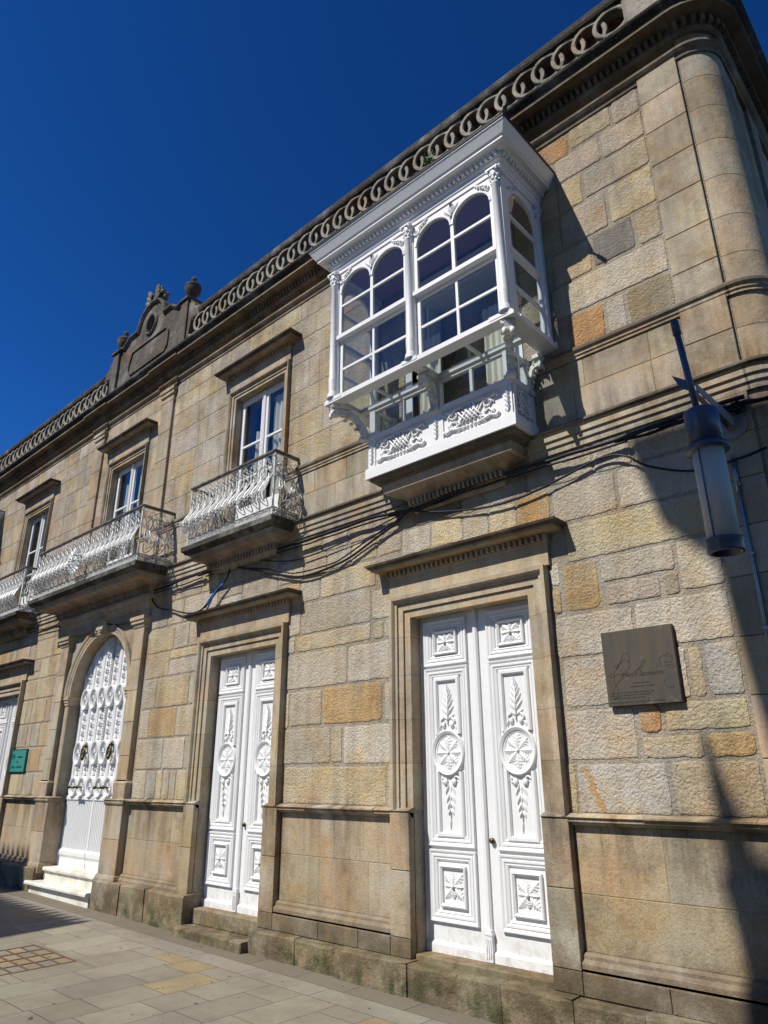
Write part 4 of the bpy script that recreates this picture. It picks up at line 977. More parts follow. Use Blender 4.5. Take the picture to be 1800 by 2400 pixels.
# ------------------------------------------------------------------ glazed bay
def build_bay():
    BX0, BX1, BYF = -5.62, -2.98, -.84
    root = MB(); root.col = WHT
    mc = -4.29; xs_ = [BX0+.06, mc, BX1-.06]
    # entablature on three sides and ceiling
    path = [(BX1, .02), (BX1, BYF), (BX0, BYF), (BX0, .02)]
    ent = [(-.12, 7.86), (.0, 7.86), (.0, 7.90), (.015, 7.92), (.015, 7.97), (.035, 7.985), (.035, 8.01), (.045, 8.015), (.045, 8.065), (.085, 8.075), (.10, 8.09), (.15, 8.095), (.152, 8.12), (.17, 8.135), (.20, 8.19), (.225, 8.235), (.235, 8.245), (.235, 8.262), (-.12, 8.27)]
    root.sweep(path, ent, ident)
    root.box(BX0+.05, BX1-.05, BYF+.05, .0, 8.1, 8.25)
    n = int((BX1-BX0)/.062)
    for i in range(n+1):
        x = BX0+(BX1-BX0)*i/n; root.box(x-.016, x+.016, BYF-.082, BYF-.04, 8.02, 8.064)
    yy = BYF
    while yy < -.02:
        for xx, q in ((BX1, 1), (BX0, -1)):
            a, b = sorted((xx+q*.04, xx+q*.082)); root.box(a, b, yy-.016, yy+.016, 8.02, 8.064)
        yy += .062
    # fixed posts
    for x in xs_: root.box(x-.055, x+.055, BYF+.0, BYF+.09, 5.99, 7.9)
    for x in (BX0, BX1-.06): root.box(x, x+.06, -.09, .02, 5.99, 7.9)
    # sill slab ring with inner hole
    root.prism([(BX0-.05, 5.93), (BX0-.05, 5.965), (BX0-.03, 5.99), (BX1+.03, 5.99), (BX1+.05, 5.965), (BX1+.05, 5.93)], 'y', BYF-.045, BYF+.10)
    root.box(BX0-.05, BX0+.14, BYF+.10, .02, 5.93, 5.99); root.box(BX1-.14, BX1+.05, BYF+.10, .02, 5.93, 5.99)
    root.box(BX0+.14, BX1-.14, -.44, -.36, 5.93, 5.985)
    for x in (mc, ): root.box(x-.06, x+.06, BYF+.10, -.44, 5.935, 5.985)
    for x in ((BX0+mc)/2, (BX1+mc)/2): root.box(x-.015, x+.015, BYF+.10, -.44, 5.945, 5.98)
    for xa, xb in ((BX0+.02, BX0+.24), (mc-.11, mc+.11), (BX1-.24, BX1-.02)): root.box(xa, xb, BYF-.05, BYF-.02, 5.955, 6.0)
    bay = root.build('glazed_bay', M['white'], house)
    def arch_fill(mb, x0, x1, zs_, zt, y0, y1, axis='y'):
        r = (x1-x0)/2; cx = (x0+x1)/2; n = 12
        for i in range(n):
            a0, a1 = math.pi*i/n, math.pi*(i+1)/n
            p = [(cx+r*math.cos(a), zs_+r*.92*math.sin(a)) for a in (a0, a1)]
            mb.prism([p[0], (p[0][0], zt), (p[1][0], zt), p[1]], axis, y0, y1)
    # front sashes
    for a, b in ((xs_[0]+.055, mc-.055), (mc+.055, xs_[2]-.055)):
        m_ = (a+b)/2; y0 = BYF+.015
        s = MB(); s.col = WHT
        s.box(a, a+.05, y0, y0+.04, 6.88, 7.87); s.box(b-.05, b, y0, y0+.04, 6.88, 7.87)
        s.bevbox(a-.01, b+.01, y0-.03, y0+.05, 6.825, 6.895, .008); s.box(m_-.022, m_+.022, y0, y0+.036, 6.895, 7.6)
        s.box(a+.05, b-.05, y0+.003, y0+.033, 7.325, 7.355)
        for p, q in ((a+.05, m_-.022), (m_+.022, b-.05)): arch_fill(s, p, q, 7.53, 7.87, y0, y0+.035)
        # archivolt beads
        for p, q in ((a+.05, m_-.022), (m_+.022, b-.05)):
            r = (q-p)/2; s.sweep([((p+q)/2+(r)*math.cos(math.pi-math.pi*k/14), 7.53+.92*r*math.sin(math.pi-math.pi*k/14)) for k in range(15)], [(0, -y0), (0, -y0+.012), (.018, -y0+.014), (.03, -y0)], front)
        # carved spandrels
        for q, xx in ((1, a+.045), (-1, b-.045)):
            scroll(s, xx+q*.03, 7.72, y0-.014, .045, math.pi, 1.3, .013, q, 12); s.tube([(xx+q*.05, y0-.01, 7.765), (xx+q*.11, y0-.012, 7.80), (xx+q*.18, y0-.008, 7.845)], .014, 5)
            for k in range(3): s.ball((xx+q*(.075+.035*k), y0-.012, 7.75+.022*k), .016, (1, .8, 1), 6)
        for q in (-1, 1):
            s.leaf(m_, 7.66, y0, math.pi/2-q*.7, .16, .05, .02, 1); s.leaf(m_, 7.70, y0, math.pi/2-q*.3, .12, .04, .018, 1)
        s.build('upper_sash', M['white'], bay)
        pane(a+.03, b-.03, 6.88, 7.82, y0+.017, bay)
        s = MB(); s.col = WHT; y1 = y0+.03
        s.box(a+.005, a+.055, y1, y1+.036, 5.99, 6.83); s.box(b-.055, b-.005, y1, y1+.036, 5.99, 6.83); s.box(a+.055, b-.055, y1, y1+.036, 5.99, 6.03); s.box(a+.055, b-.055, y1, y1+.034, 6.785, 6.83)
        s.box(m_-.016, m_+.016, y1+.003, y1+.03, 6.03, 6.785); s.box(a+.055, b-.055, y1+.005, y1+.028, 6.395, 6.425)
        s.build('lower_sash', M['white'], bay)
        pane(a+.03, b-.03, 6.01, 6.81, y1+.014, bay)
    # side lights
    for xx, q in ((BX1, 1), (BX0, -1)):
        s = MB(); s.col = WHT; xa, xb = sorted((xx-q*.015, xx-q*.05)); ya, yb = BYF+.10, -.09
        s.box(xa, xb, ya, ya+.05, 5.99, 7.87); s.box(xa, xb, yb-.05, yb, 5.99, 7.87)
        for z in (6.41, 7.34): s.box(xa, xb, ya+.05, yb-.05, z-.015, z+.015)
        s.box(xa-.01, xb+.01, ya, yb, 6.825, 6.895); s.box(xa, xb, ya+.05, yb-.05, 5.99, 6.03)
        r = (yb-ya-.1)/2; cy = (ya+yb)/2
        for i in range(12):
            a0, a1 = math.pi*i/12, math.pi*(i+1)/12; p = [(cy+r*math.cos(a), 7.50+r*math.sin(a)) for a in (a0, a1)]
            s.prism([p[0], (p[0][0], 7.87), (p[1][0], 7.87), p[1]], 'x', xa, xb)
        for k in range(5): s.ball((xx+q*.0, ya+.06+.05*k, 7.72+.03*k), .02, (.6, 1, 1), 6)
        s.build('side_sash', M['white'], bay)
        g = MB(); xm = xx-q*.032; g.box(xm-.002, xm+.002, ya+.03, yb-.03, 6.0, 7.83); g.build('pane', M['glass'], bay)
    g = MB(); g.box(BX0+.12, BX1-.12, BYF+.09, -.43, 5.955, 5.959); g.build('floor_pane', M['glass'], bay)
    # columns
    for x, y in [(xs_[0], BYF-.01), (mc, BYF-.01), (xs_[2], BYF-.01), (BX0+.04, -.07), (BX1-.04, -.07)]:
        c_ = MB(); c_.col = WHT
        c_.lathe([(.07, 5.995), (.07, 6.02), (.06, 6.035), (.066, 6.055), (.052, 6.075), (.05, 6.10), (.055, 6.25), (.054, 6.27), (.050, 6.29), (.045, 7.66), (.053, 7.67), (.053, 7.685), (.045, 7.695), (.048, 7.74), (.06, 7.80), (.068, 7.84)], x, y, 18)
        c_.box(x-.075, x+.075, y-.075, y+.075, 7.84, 7.862)
        for k in range(8):
            a_ = 2*math.pi*k/8
            for z, r_ in ((7.72, .052), (7.77, .06)): c_.ball((x+r_*math.cos(a_+(z > 7.75)*.39), y+r_*math.sin(a_+(z > 7.75)*.39), z), .017, (1, 1, 1.6), 6)
        for sx in (-1, 1):
            for sy in (-1, 1): c_.ball((x+sx*.058, y+sy*.058, 7.825), .019, (1, 1, 1), 6)
        c_.build('column', M['white'], bay)
    # lower box
    X0, X1, YF = -5.34, -3.29, -.42
    s = MB(); s.col = WHT
    for x in (X0, X1-.09): s.box(x, x+.09, YF, YF+.09, 5.5, 5.94); s.box(x, x+.09, -.07, .02, 5.5, 5.94)
    s.box(mc-.06, mc+.06, YF, YF+.07, 5.5, 5.94); s.box(X0+.09, X1-.09, YF+.005, YF+.06, 5.885, 5.94)
    for x in ((X0+.09+mc-.06)/2, (mc+.06+X1-.09)/2): s.box(x-.018, x+.018, YF+.01, YF+.045, 5.56, 5.885)
    for xx in (X0+.02, X1-.06): s.box(xx, xx+.04, YF+.09, -.07, 5.885, 5.94)
    for xx in (X0+.02, X1-.05): s.box(xx, xx+.03, (YF-.0)/2-.015, (YF)/2+.015, 5.56, 5.885)
    s.build('lower_frame', M['white'], bay)
    for a, b in ((X0+.07, mc-.04), (mc+.04, X1-.07)): pane(a, b, 5.53, 5.90, YF+.03, bay)
    for xx in (X0+.035, X1-.04): g = MB(); g.box(xx, xx+.004, YF+.07, -.05, 5.53, 5.91); g.build('pane', M['glass'], bay)
    # breast panel
    s = MB(); s.col = WHT
    pth = [(X1, .02), (X1, YF), (X0, YF), (X0, .02)]
    s.sweep(pth, [(-.06, 4.985), (.035, 4.985), (.035, 5.11), (.02, 5.125), (-.0, 5.13), (.0, 5.47), (.02, 5.48), (.035, 5.50), (.035, 5.545), (.01, 5.56), (-.06, 5.565)], ident)
    for a, b in ((X0, X0+.11), (mc-.10, mc+.10), (X1-.11, X1)): s.box(a+(.0 if a > X0 else .0), b, YF-.018, YF+.01, 5.13, 5.475)
    s.box(X1-.01, X1+.016, YF+.0, YF+.06, 5.13, 5.475); s.box(X1-.01, X1+.016, -.08, .01, 5.13, 5.475)
    s.build('breast_panel', M['white'], bay)
    # applied relief ornament
    def relief(cx, cz, w_, h_, mp=None):
        r = MB(); r.col = WHT; r.mp = mp; y = YF
        t = .011
        for k in range(-2, 3):
            u = k*.050; zc = cz
            for q in (-1, 1):
                L_ = h_*.34*(1-abs(k)*.12)
                r.tube([(cx+u-q*L_*.8, y-.010-.006*(k % 2), zc-L_), (cx+u, y-.016+.006*(k % 2), zc), (cx+u+q*L_*.8, y-.010-.006*((k+1) % 2), zc+L_)], t, 5)
            r.ball((cx+u, y-.014, zc+h_*.42), .019, (1, .8, 1), 6); r.ball((cx+u, y-.014, zc-h_*.42), .021, (.9, .8, 1.3), 6)
        for q in (-1, 1):
            for v in (-1, 1):
                r.tube([(cx+q*w_*.18, y-.012, cz+v*h_*.20), (cx+q*w_*.30, y-.02, cz+v*h_*.36), (cx+q*w_*.40, y-.016, cz+v*h_*.22), (cx+q*w_*.34, y-.014, cz+v*h_*.06), (cx+q*w_*.26, y-.014, cz+v*h_*.08)], t*1.1, 5)
                r.tube([(cx+q*w_*.10, y-.012, cz+v*h_*.42), (cx+q*w_*.26, y-.022, cz+v*h_*.40), (cx+q*w_*.36, y-.018, cz+v*h_*.33), (cx+q*w_*.46, y-.02, cz+v*h_*.44), (cx+q*w_*.50, y-.016, cz+v*h_*.36)], t*1.5, 6, taper=[.6, 1, 1.1, 1, .6])
                r.ball((cx+q*w_*.49, y-.018, cz+v*h_*.36), .022, (1, .8, 1), 6); r.ball((cx+q*w_*.26, y-.016, cz+v*h_*.12), .016, (1, .8, 1), 6)
                r.tube([(cx+q*w_*(.30+.05*math.cos(t_)), y-.016, cz+v*h_*(.20+.10*math.sin(t_))) for t_ in [.8*i_ for i_ in range(7)]], t*.8, 5); r.ball((cx+q*w_*.42, y-.014, cz+v*h_*.16), .013, (1, .8, 1), 6)
                r.leaf(cx+q*w_*.20, cz+v*h_*.30, y, v*math.pi/2*.6 if q > 0 else math.pi-v*math.pi/2*.6, .09, .035, .02)
        return r
    if True:
        relief(-4.83, 5.305, .74, .30).build('relief_ornament', M['white'], bay)
        relief(-3.82, 5.305, .72, .30).build('relief_ornament', M['white'], bay)
        relief(0, 5.305, .26, .30, mp=lambda a, b, c: (X1-(b-YF), -.21+a, c)).build('relief_ornament', M['white'], bay)
    for x in (mc, X0+.055, X1-.055):
        r = MB(); r.col = WHT
        for k in range(4): r.leaf(x, 5.16+.055*k, YF-.018, math.pi/2-.5, .07, .03, .018); r.leaf(x, 5.16+.055*k, YF-.018, math.pi/2+.5, .07, .03, .018)
        r.leaf(x, 5.36, YF-.018, math.pi/2, .08, .03, .02); r.build('leaf_ornament', M['white'], bay)
    # consoles: S-shaped scroll brackets
    def console(mk):
        r = MB(); r.col = WHT; r.mp = mk
        P = [(.82, 5.925), (.80, 5.86), (.74, 5.84), (.66, 5.83), (.58, 5.80), (.53, 5.74), (.50, 5.66), (.46, 5.58), (.44, 5.50)]
        wd = [.035, .042, .038, .032, .034, .04, .038, .03, .02]
        n = len(P); up_ = []; lo_ = []
        for i in range(n):
            a = Vector(P[max(0, i-1)]); b = Vector(P[min(n-1, i+1)]); t = (b-a).normalized(); nn = Vector((-t.y, t.x))
            up_.append((P[i][0]+nn.x*wd[i], P[i][1]+nn.y*wd[i])); lo_.append((P[i][0]-nn.x*wd[i], P[i][1]-nn.y*wd[i]))
        for i in range(n-1):
            q = [up_[i], up_[i+1], lo_[i+1], lo_[i]]
            A = [r.V((-.038, p[0], p[1])) for p in q]; B = [r.V((.038, p[0], p[1])) for p in q]
            for k in range(4): r.F((A[k], A[(k+1) % 4], B[(k+1) % 4], B[k]))
            r.F(A[::-1]); r.F(B)
        for d, z, rr in ((.79, 5.83, .045), (.49, 5.53, .038), (.64, 5.85, .028)):
            m_ = 12; A = [r.V((-.045, d+rr*math.cos(2*math.pi*k/m_), z+rr*math.sin(2*math.pi*k/m_))) for k in range(m_)]; B = [r.V((.045, d+rr*math.cos(2*math.pi*k/m_), z+rr*math.sin(2*math.pi*k/m_))) for k in range(m_)]
            for k in range(m_): r.F((A[k], A[(k+1) % m_], B[(k+1) % m_], B[k]))
            r.F(A[::-1]); r.F(B); r.tube([(.046, d+rr*.6*math.cos(t), z+rr*.6*math.sin(t)) for t in [.7*k for k in range(8)]], .008, 4); r.tube([(-.046, d+rr*.6*math.cos(t), z+rr*.6*math.sin(t)) for t in [.7*k for k in range(8)]], .008, 4)
        for k in range(5): r.ball((random.uniform(-.02, .02), .74-.06*k, 5.80-.05*k), .028, (1.3, 1, .8), 6)
        for q in (-1, 1): r.ball((q*.04, .83, 5.80), .03, (1, .8, 1.6), 6)
        # block under the slab
        for (a, b, z0, z1) in ((.66, .84, 5.885, 5.93),):
            A = [r.V((sx, d, z)) for sx in (-.075, .075) for d in (a, b) for z in (z0, z1)]
            for f in ((0, 1, 3, 2), (4, 6, 7, 5), (0, 4, 5, 1), (2, 3, 7, 6), (0, 2, 6, 4), (1, 5, 7, 3)): r.F([A[i] for i in f])
        return r
    for q, x in ((-1, X0), (1, X1)):      # corner brackets run diagonally from the sill corner to the box corner
        console(lambda a, b, c_, x=x, q=q: (x+q*(b-.42)*.62+a*.85, -b-q*a*.53*-1, c_)).build('scroll_bracket', M['oldwhite'], bay)
    console(lambda a, b, c_: (mc+a*1.25, -(.43+(b-.42)*.50), c_)).build('scroll_bracket', M['oldwhite'], bay)
    for q, x in ((-1, X0), (1, X1)):
        console(lambda a, b, c_, x=x, q=q: (x+q*(b-.42)*.45, -.07+a, c_-.03)).build('scroll_bracket', M['oldwhite'], bay)
    # lead covering of the roof with corner spout
    s = MB(); s.sweep([(BX1, .0), (BX1, BYF), (BX0, BYF), (BX0, .0)], [(.15, 8.266), (.245, 8.262), (.25, 8.285), (.2, 8.295), (-.3, 8.36), (-.3, 8.30)], ident)
    s.box(BX0+.2, BX1-.2, BYF+.2, 0, 8.30, 8.37)
    s.tube([(BX1+.235, BYF-.235, 8.25), (BX1+.29, BYF-.30, 8.23)], .012, 6); s.tube([(BX1+.28, BYF-.29, 8.23), (BX1+.34, BYF-.36, 8.205)], .024, 6)
    s.build('lead_roof', M['lead'], bay)
    # stone corbel base
    s = MB(); s.sweep([(X1-.02, .0), (X1-.02, YF), (X0+.02, YF), (X0+.02, .0)], [(-.06, 4.90), (-.055, 4.905), (-.05, 4.93), (-.0, 4.945), (.01, 4.975), (-.0, 4.984), (-.12, 4.984), (-.12, 4.90)], ident, cols=[(.20, .165, .12)])
    s.sweep([(X1-.1, .0), (X1-.1, YF+.08), (X0+.1, YF+.08), (X0+.1, .0)], [(-.06, 4.84), (-.02, 4.84), (-.015, 4.86), (-.01, 4.905), (-.3, 4.905), (-.3, 4.84)], ident, cols=[DR[2]])
    s.box(X0+.13, X1-.13, YF+.11, .02, 4.80, 4.98, (.56, .49, .37))  # lighter stone colour here paints in bounced light on the soffit
    s.sweep([(X1-.35, .0), (X1-.35, -.10), (X0+.35, -.10), (X0+.35, .0)], [(-.08, 4.56), (-.04, 4.56), (-.03, 4.62), (.0, 4.63), (.0, 4.70), (.05, 4.73), (.14, 4.77), (.17, 4.80), (-.08, 4.81)], ident, cols=[DR[2], DR[0]])
    n = 22
    for i in range(n): x = X0+.36+(X1-X0-.72)*(i+.5)/n; s.box(x-.017, x+.017, -.15, -.09, 4.64, 4.70, DR[3])
    s.build('corbel', M['dressed'], bay)
    # inner french window in the wall opening
    s = MB(); s.col = WHT; a, b = bays[0]
    for x in (a, b-.08): s.bevbox(x, x+.08, .10, .2, 5.04, 7.7, .006)
    s.box(a, b, .1, .2, 7.6, 7.7); s.box(a-.10, a, -.015, .1, 5.04, 7.78); s.box(b, b+.10, -.015, .1, 5.04, 7.78); s.box(a-.10, b+.10, -.02, .1, 7.70, 7.82)
    # doors folded open into the room, and panelling of the reveal
    for x, q in ((a+.09, 1), (b-.09, -1)):
        xa, xb = sorted((x, x+q*.05)); s.box(xa, xb, .2, .85, 5.06, 7.6)
        for z0, z1 in ((5.15, 5.75), (5.85, 6.7), (6.8, 7.5)): xa, xb = sorted((x+q*.05, x+q*.062)); s.box(xa, xb, .27, .78, z0, z1)
    s.box(a-.0, b+.0, .12, .45, 7.58, 7.6)
    s.build('inner_frame', M['white'], bay)
    s = MB(); s.box(BX0+.06, BX1-.06, BYF+.08, -.0, 7.90, 7.93); s.build('bay_ceiling', M['ceiling'], bay)
    s = MB(); s.box(X0+.05, X1-.05, YF+.04, .1, 5.0, 5.04); s.build('bay_floor', M['room'], bay)
    return bay
bay = build_bay()
dup(bay, house, 2*(CX+4.29)-.0)
for a, b, ph, lab in ((-4.90, -4.55, 0, 'cream curtain hanging at the left side inside the white glazed bay'), (-3.92, -3.52, 1.3, 'cream curtain hanging at the right side inside the white glazed bay')):
    c = curtain(a, b, 5.1, 6.95, .05, .028, .09, ph); T(c, lab, 'curtain', 'curtains inside the upper windows')

# ------------------------------------------------------------------ things fixed to the wall
def text(s, size, mat, parent, x, z, y, name, align='LEFT', ext=.0006, shear=0., sx=1.):
    cu = bpy.data.curves.new(name, 'FONT'); cu.body = s; cu.size = size; cu.extrude = ext; cu.align_x = align; cu.shear = shear
    o = bpy.data.objects.new('tmp', cu); C.objects.link(o); bpy.context.view_layer.update()
    me = bpy.data.meshes.new_from_object(o.evaluated_get(bpy.context.evaluated_depsgraph_get())); bpy.data.objects.remove(o)
    me.materials.clear(); me.materials.append(mat)
    q = bpy.data.objects.new(name, me); C.objects.link(q); q.parent = parent; q.rotation_euler = (math.pi/2, 0, 0); q.scale = (sx, 1, 1); q.location = (x, y, z); return q
W = MB(); px0, px1, pz0, pz1 = -2.80, -2.165, 2.205, 2.845
W.bevbox(px0, px1, -.062, -.012, pz0, pz1, .003); W.box(px0+.05, px1-.05, -.014, .0, pz0+.05, pz1-.05)
pl = W.build('bronze_plaque', M['bronze'], None); T(pl, 'square dark bronze plaque with engraved signature, right of the big door', 'plaque')
W = MB(); e = lambda u, v: (px0+u*(px1-px0), -.0622, pz1-v*(pz1-pz0)); t = .0019
W.tube([e(*p) for p in ((.10, .56), (.06, .60), (.10, .62), (.20, .58), (.28, .60), (.22, .66), (.14, .72), (.08, .84), (.10, .90), (.16, .88), (.17, .80), (.12, .68), (.14, .56), (.22, .45), (.30, .40), (.36, .42), (.37, .50), (.30, .56), (.34, .58))], t, 4)
W.tube([e(*p) for p in ((.14, .50), (.16, .46), (.20, .46), (.18, .52), (.24, .44), (.30, .30), (.37, .33), (.38, .42), (.34, .44))], t, 4)
W.tube([e(*p) for p in ((.44, .56), (.50, .55), (.56, .50), (.60, .44), (.58, .42), (.54, .48), (.48, .54), (.43, .58), (.47, .60))], t, 4)
W.tube([e(*p) for p in ((.72, .56), (.76, .50), (.80, .54), (.78, .44), (.84, .40), (.92, .42), (.96, .46), (.92, .50), (.84, .48), (.88, .54), (.95, .52), (.97, .56), (.90, .58))], t, 4)
W.tube([e(*p) for p in ((.88, .40), (.90, .36), (.94, .40), (.96, .44))], t, 4)
W.tube([e(*p) for p in ((.84, .68), (.81, .74), (.83, .80), (.88, .82), (.92, .80))], t, 4)
W.build('signature', M['engrave'], pl)
text('Martín Sarmiento', .060, M['engrave'], pl, px0+.15, pz0+.235, -.0628, 'lettering', shear=.35, sx=.86)
xm = (px0+px1)/2
text('Fr. Martín Sarmiento', .018, M['engrave'], pl, xm, pz0+.175, -.0628, 'lettering', 'CENTER')
text('naturalista, escritor e ilustrado', .017, M['engrave'], pl, xm, pz0+.147, -.0628, 'lettering', 'CENTER')
for i_, s_ in enumerate(('Nesta casa viviu e escribiu o Padre Sarmiento, 1702', 'entre a rúa e a praza, nos anos da súa mocidade', 'A cidade de Pontevedra na súa memoria')):
    text(s_, .0165, M['engrave'], pl, px0+.03, pz0+.102-.022*i_, -.0628, 'lettering', sx=1.12)
text('2002 ANO SARMIENTO · CONCELLO DE PONTEVEDRA', .0175, M['engrave'], pl, px0+.02, pz0+.02, -.0628, 'lettering', sx=1.12)
W = MB(); W.bevbox(-15.80, -15.02, -.04, -.0, 1.75, 2.20, .01); W.col = (.1, .1, .1)
gp = W.build('green_plaque', M['greendark'], None); T(gp, 'small green lettered nameplate between the leftmost door and the arched door', 'plaque')
W = MB(); W.box(-15.77, -15.05, -.046, -.04, 1.775, 2.175); W.build('plate', M['green'], gp)
text('PSA', .12, M['letters'], gp, -15.74, 2.02, -.048, 'lettering', ext=.001, sx=1.1); text('asesores', .07, M['letters'], gp, -15.42, 2.03, -.048, 'lettering', ext=.001)
text('1º D', .06, M['letters'], gp, -15.41, 1.935, -.048, 'lettering', 'CENTER'); text('FISCAL · LABORAL', .062, M['letters'], gp, -15.41, 1.84, -.048, 'lettering', 'CENTER')

# wall lamp
lamp = empty('wall_lamp', (-1.40, 0, 4.45)); T(lamp, 'cylindrical opal wall lantern on a steel arm at the right corner', 'lamp')
LX, LY = -1.405, -.87
def loc(mb): mb.mp = lambda a, b, c_: (a+1.40, b, c_-4.45)
W = MB(); loc(W)
n = 24; 
for r_, y0, y1 in ((.125, -.045, -.012), (.05, -.10, -.045)):
    A = [W.V((-1.40+r_*math.cos(2*math.pi*k/n), y0, 4.45+r_*math.sin(2*math.pi*k/n))) for k in range(n)]; B = [W.V((-1.40+r_*math.cos(2*math.pi*k/n), y1, 4.45+r_*math.sin(2*math.pi*k/n))) for k in range(n)]
    for k in range(n): W.F((A[k], A[(k+1) % n], B[(k+1) % n], B[k]))
    W.F(A); W.F(B[::-1])
for a_ in (.6, 2.2, 3.8, 5.3): W.ball((-1.40+.1*math.cos(a_), -.047, 4.45+.1*math.sin(a_)), .010)
W.build('wall_plate', M['lampcream'], lamp)
W = MB(); loc(W)
for q in (-1, 1):
    A = [W.V(p) for p in ((-1.40+q*.028, -.04, 4.50), (-1.40+q*.028, -.04, 4.40), (LX-.02+q*.02, LY, 4.44), (LX-.02+q*.02, LY, 4.50))]; B = [W.V(p) for p in ((-1.40+q*.036, -.04, 4.50), (-1.40+q*.036, -.04, 4.40), (LX-.02+q*.028, LY, 4.44), (LX-.02+q*.028, LY, 4.50))]
    for k in range(4): W.F((A[k], A[(k+1) % 4], B[(k+1) % 4], B[k]))
    W.F(A); W.F(B[::-1])
W.build('arm', M['lampcream'], lamp)
W = MB(); loc(W); W.tube([(LX-.068, LY, 5.10), (LX-.064, LY, 4.98)], .034, 12); W.tube([(LX-.064, LY, 4.98), (LX-.02, LY, 4.26)], .026, 12)
W.prism([(LX-.16, 4.63), (LX-.02, 4.52), (LX-.0, 4.42), (LX-.11, 4.50)], 'y', LY-.008, LY+.008); W.build('mast', M['lampsteel'], lamp)
W = MB(); loc(W); W.lathe([(.124, 3.95), (.124, 4.235), (.118, 4.25), (.02, 4.255)], LX, LY, 32); W.lathe([(.155, 3.915), (.158, 3.93), (.155, 3.95), (.12, 3.952)], LX, LY, 32)
W.build('canopy', M['lampsteel'], lamp)
W = MB(); loc(W); W.lathe([(.112, 3.21), (.112, 3.915)], LX, LY, 32); W.build('lamp_shade', M['opal'], lamp)
W = MB(); loc(W); W.lathe([(.095, 3.20), (.095, 3.12), (.122, 3.12), (.126, 3.13), (.126, 3.19), (.135, 3.20), (.135, 3.215), (.11, 3.218)], LX, LY, 32)
W.build('lower_ring', M['lampsteel'], lamp)
W = MB(); loc(W); W.box(LX-.035, LX-.027, LY-.117, LY-.110, 3.2, 3.93); W.box(LX+.027+.06, LX+.035+.06, LY+.06, LY+.08, 3.2, 3.93); W.build('rib', M['lampsteel'], lamp)
# conduit
W = MB(); W.tube([(-1.45, -.045, 4.16), (-1.45, -.045, 3.2), (-1.45, -.045, 1.4)], .014, 8); W.tube([(-1.45, -.045, 4.14), (-1.45, -.045, 3.85)], .02, 8)
for z in (3.9, 3.3, 2.7, 2.1, 1.6): W.box(-1.475, -1.425, -.06, -.02, z, z+.02)
o = W.build('conduit_pipe', M['pipe'], None); T(o, 'thin galvanised conduit running down the wall below the lantern', 'pipe')

# cables ---------------------------------------------------------
def cable(name, pts, r, lab, grp='black cables strung along the facade', mat='cable', n=6, sub=4):
    P = [Vector(p) for p in pts]; out = []
    for i in range(len(P)-1):
        p0, p1, p2, p3 = P[max(0, i-1)], P[i], P[i+1], P[min(len(P)-1, i+2)]
        for k in range(sub):
            t = k/sub; out.append(.5*((2*p1)+(-p0+p2)*t+(2*p0-5*p1+4*p2-p3)*t*t+(-p0+3*p1-3*p2+p3)*t**3))
    out.append(P[-1]); W = MB(); W.tube(out, r, n); o = W.build(name, M[mat], None); T(o, lab, 'cable', grp); return o
def hang(xs_, zf, y=-.06): return [(x, y+random.uniform(-.01, .01), zf(x)) for x in xs_]
fr = lambda a, b, n: [a+(b-a)*i/n for i in range(n+1)]
jj = lambda a: random.uniform(-a, a)
z1 = lambda x: 4.645+.008*math.sin(x*3)
cable('cable', hang(fr(-9.4, -1.25, 40), lambda x: z1(x)-.05*math.exp(-((x+4.9)/.4)**2), -.10), .020, 'thickest black cable, clipped just under the string course')
cable('cable', hang(fr(-9.2, -2.3, 34), lambda x: z1(x)-.045+jj(.006), -.085), .011, 'thin black cable running right beside the thick clipped one')
cable('cable', [(-5.0, -.09, 4.60), (-4.75, -.07, 4.52), (-4.4, -.06, 4.44), (-3.9, -.06, 4.36), (-3.5, -.06, 4.36), (-3.1, -.06, 4.42), (-2.6, -.06, 4.515), (-2.35, -.07, 4.46), (-2.16, -.06, 4.30), (-1.78, -.07, 4.13), (-1.4, -.08, 4.12), (-1.17, -.08, 4.15)], .012, 'black cable sagging above the big door and passing behind the lantern')
cable('cable', [(-5.0, -.08, 4.62), (-5.5, -.06, 4.54), (-6.2, -.06, 4.46), (-6.85, -.06, 4.42), (-7.3, -.07, 4.45), (-8.0, -.08, 4.62)], .009, 'thin black cable sagging highest between the bay and the small balcony')
cable('cable', [(-5.02, -.09, 4.60), (-5.25, -.06, 4.50), (-5.6, -.06, 4.38), (-6.05, -.06, 4.23), (-6.5, -.06, 4.17), (-6.87, -.06, 4.16), (-7.2, -.06, 4.22), (-7.97, -.07, 4.46), (-8.4, -.08, 4.58)], .015, 'thick black cable with the deepest sag, between the two door hoods')
cable('cable', [(-4.96, -.10, 4.62), (-5.2, -.07, 4.535), (-5.7, -.06, 4.40), (-6.15, -.06, 4.26), (-6.4, -.065, 4.22), (-7.1, -.06, 4.24), (-7.6, -.07, 4.40), (-8.3, -.08, 4.55)], .010, 'thinner black cable sagging just above the deepest one')
cable('cable', hang(fr(-20, -9.3, 44), lambda x: 4.67+.012*math.sin(2*x)-.03*math.exp(-((x+10.6)/.5)**2), -.09), .018, 'black cable under the string course left of the small balcony')
cable('cable', hang(fr(-19, -9.3, 40), lambda x: 4.60+.02*math.sin(1.4*x), -.08), .010, 'thin black cable just below the left run of thick cable')
cable('cable', [(-10.9, -.09, 4.66), (-10.75, -.07, 4.45), (-10.62, -.06, 4.34), (-10.4, -.06, 4.26), (-10.17, -.06, 4.225), (-9.9, -.07, 4.14), (-9.5, -.1, 4.05), (-9.2, -.12, 4.05), (-9.03, -.1, 4.16), (-8.8, -.09, 4.32), (-8.62, -.09, 4.45), (-8.55, -.09, 4.62)], .014, 'black cable looping down behind the hood of the narrower door')
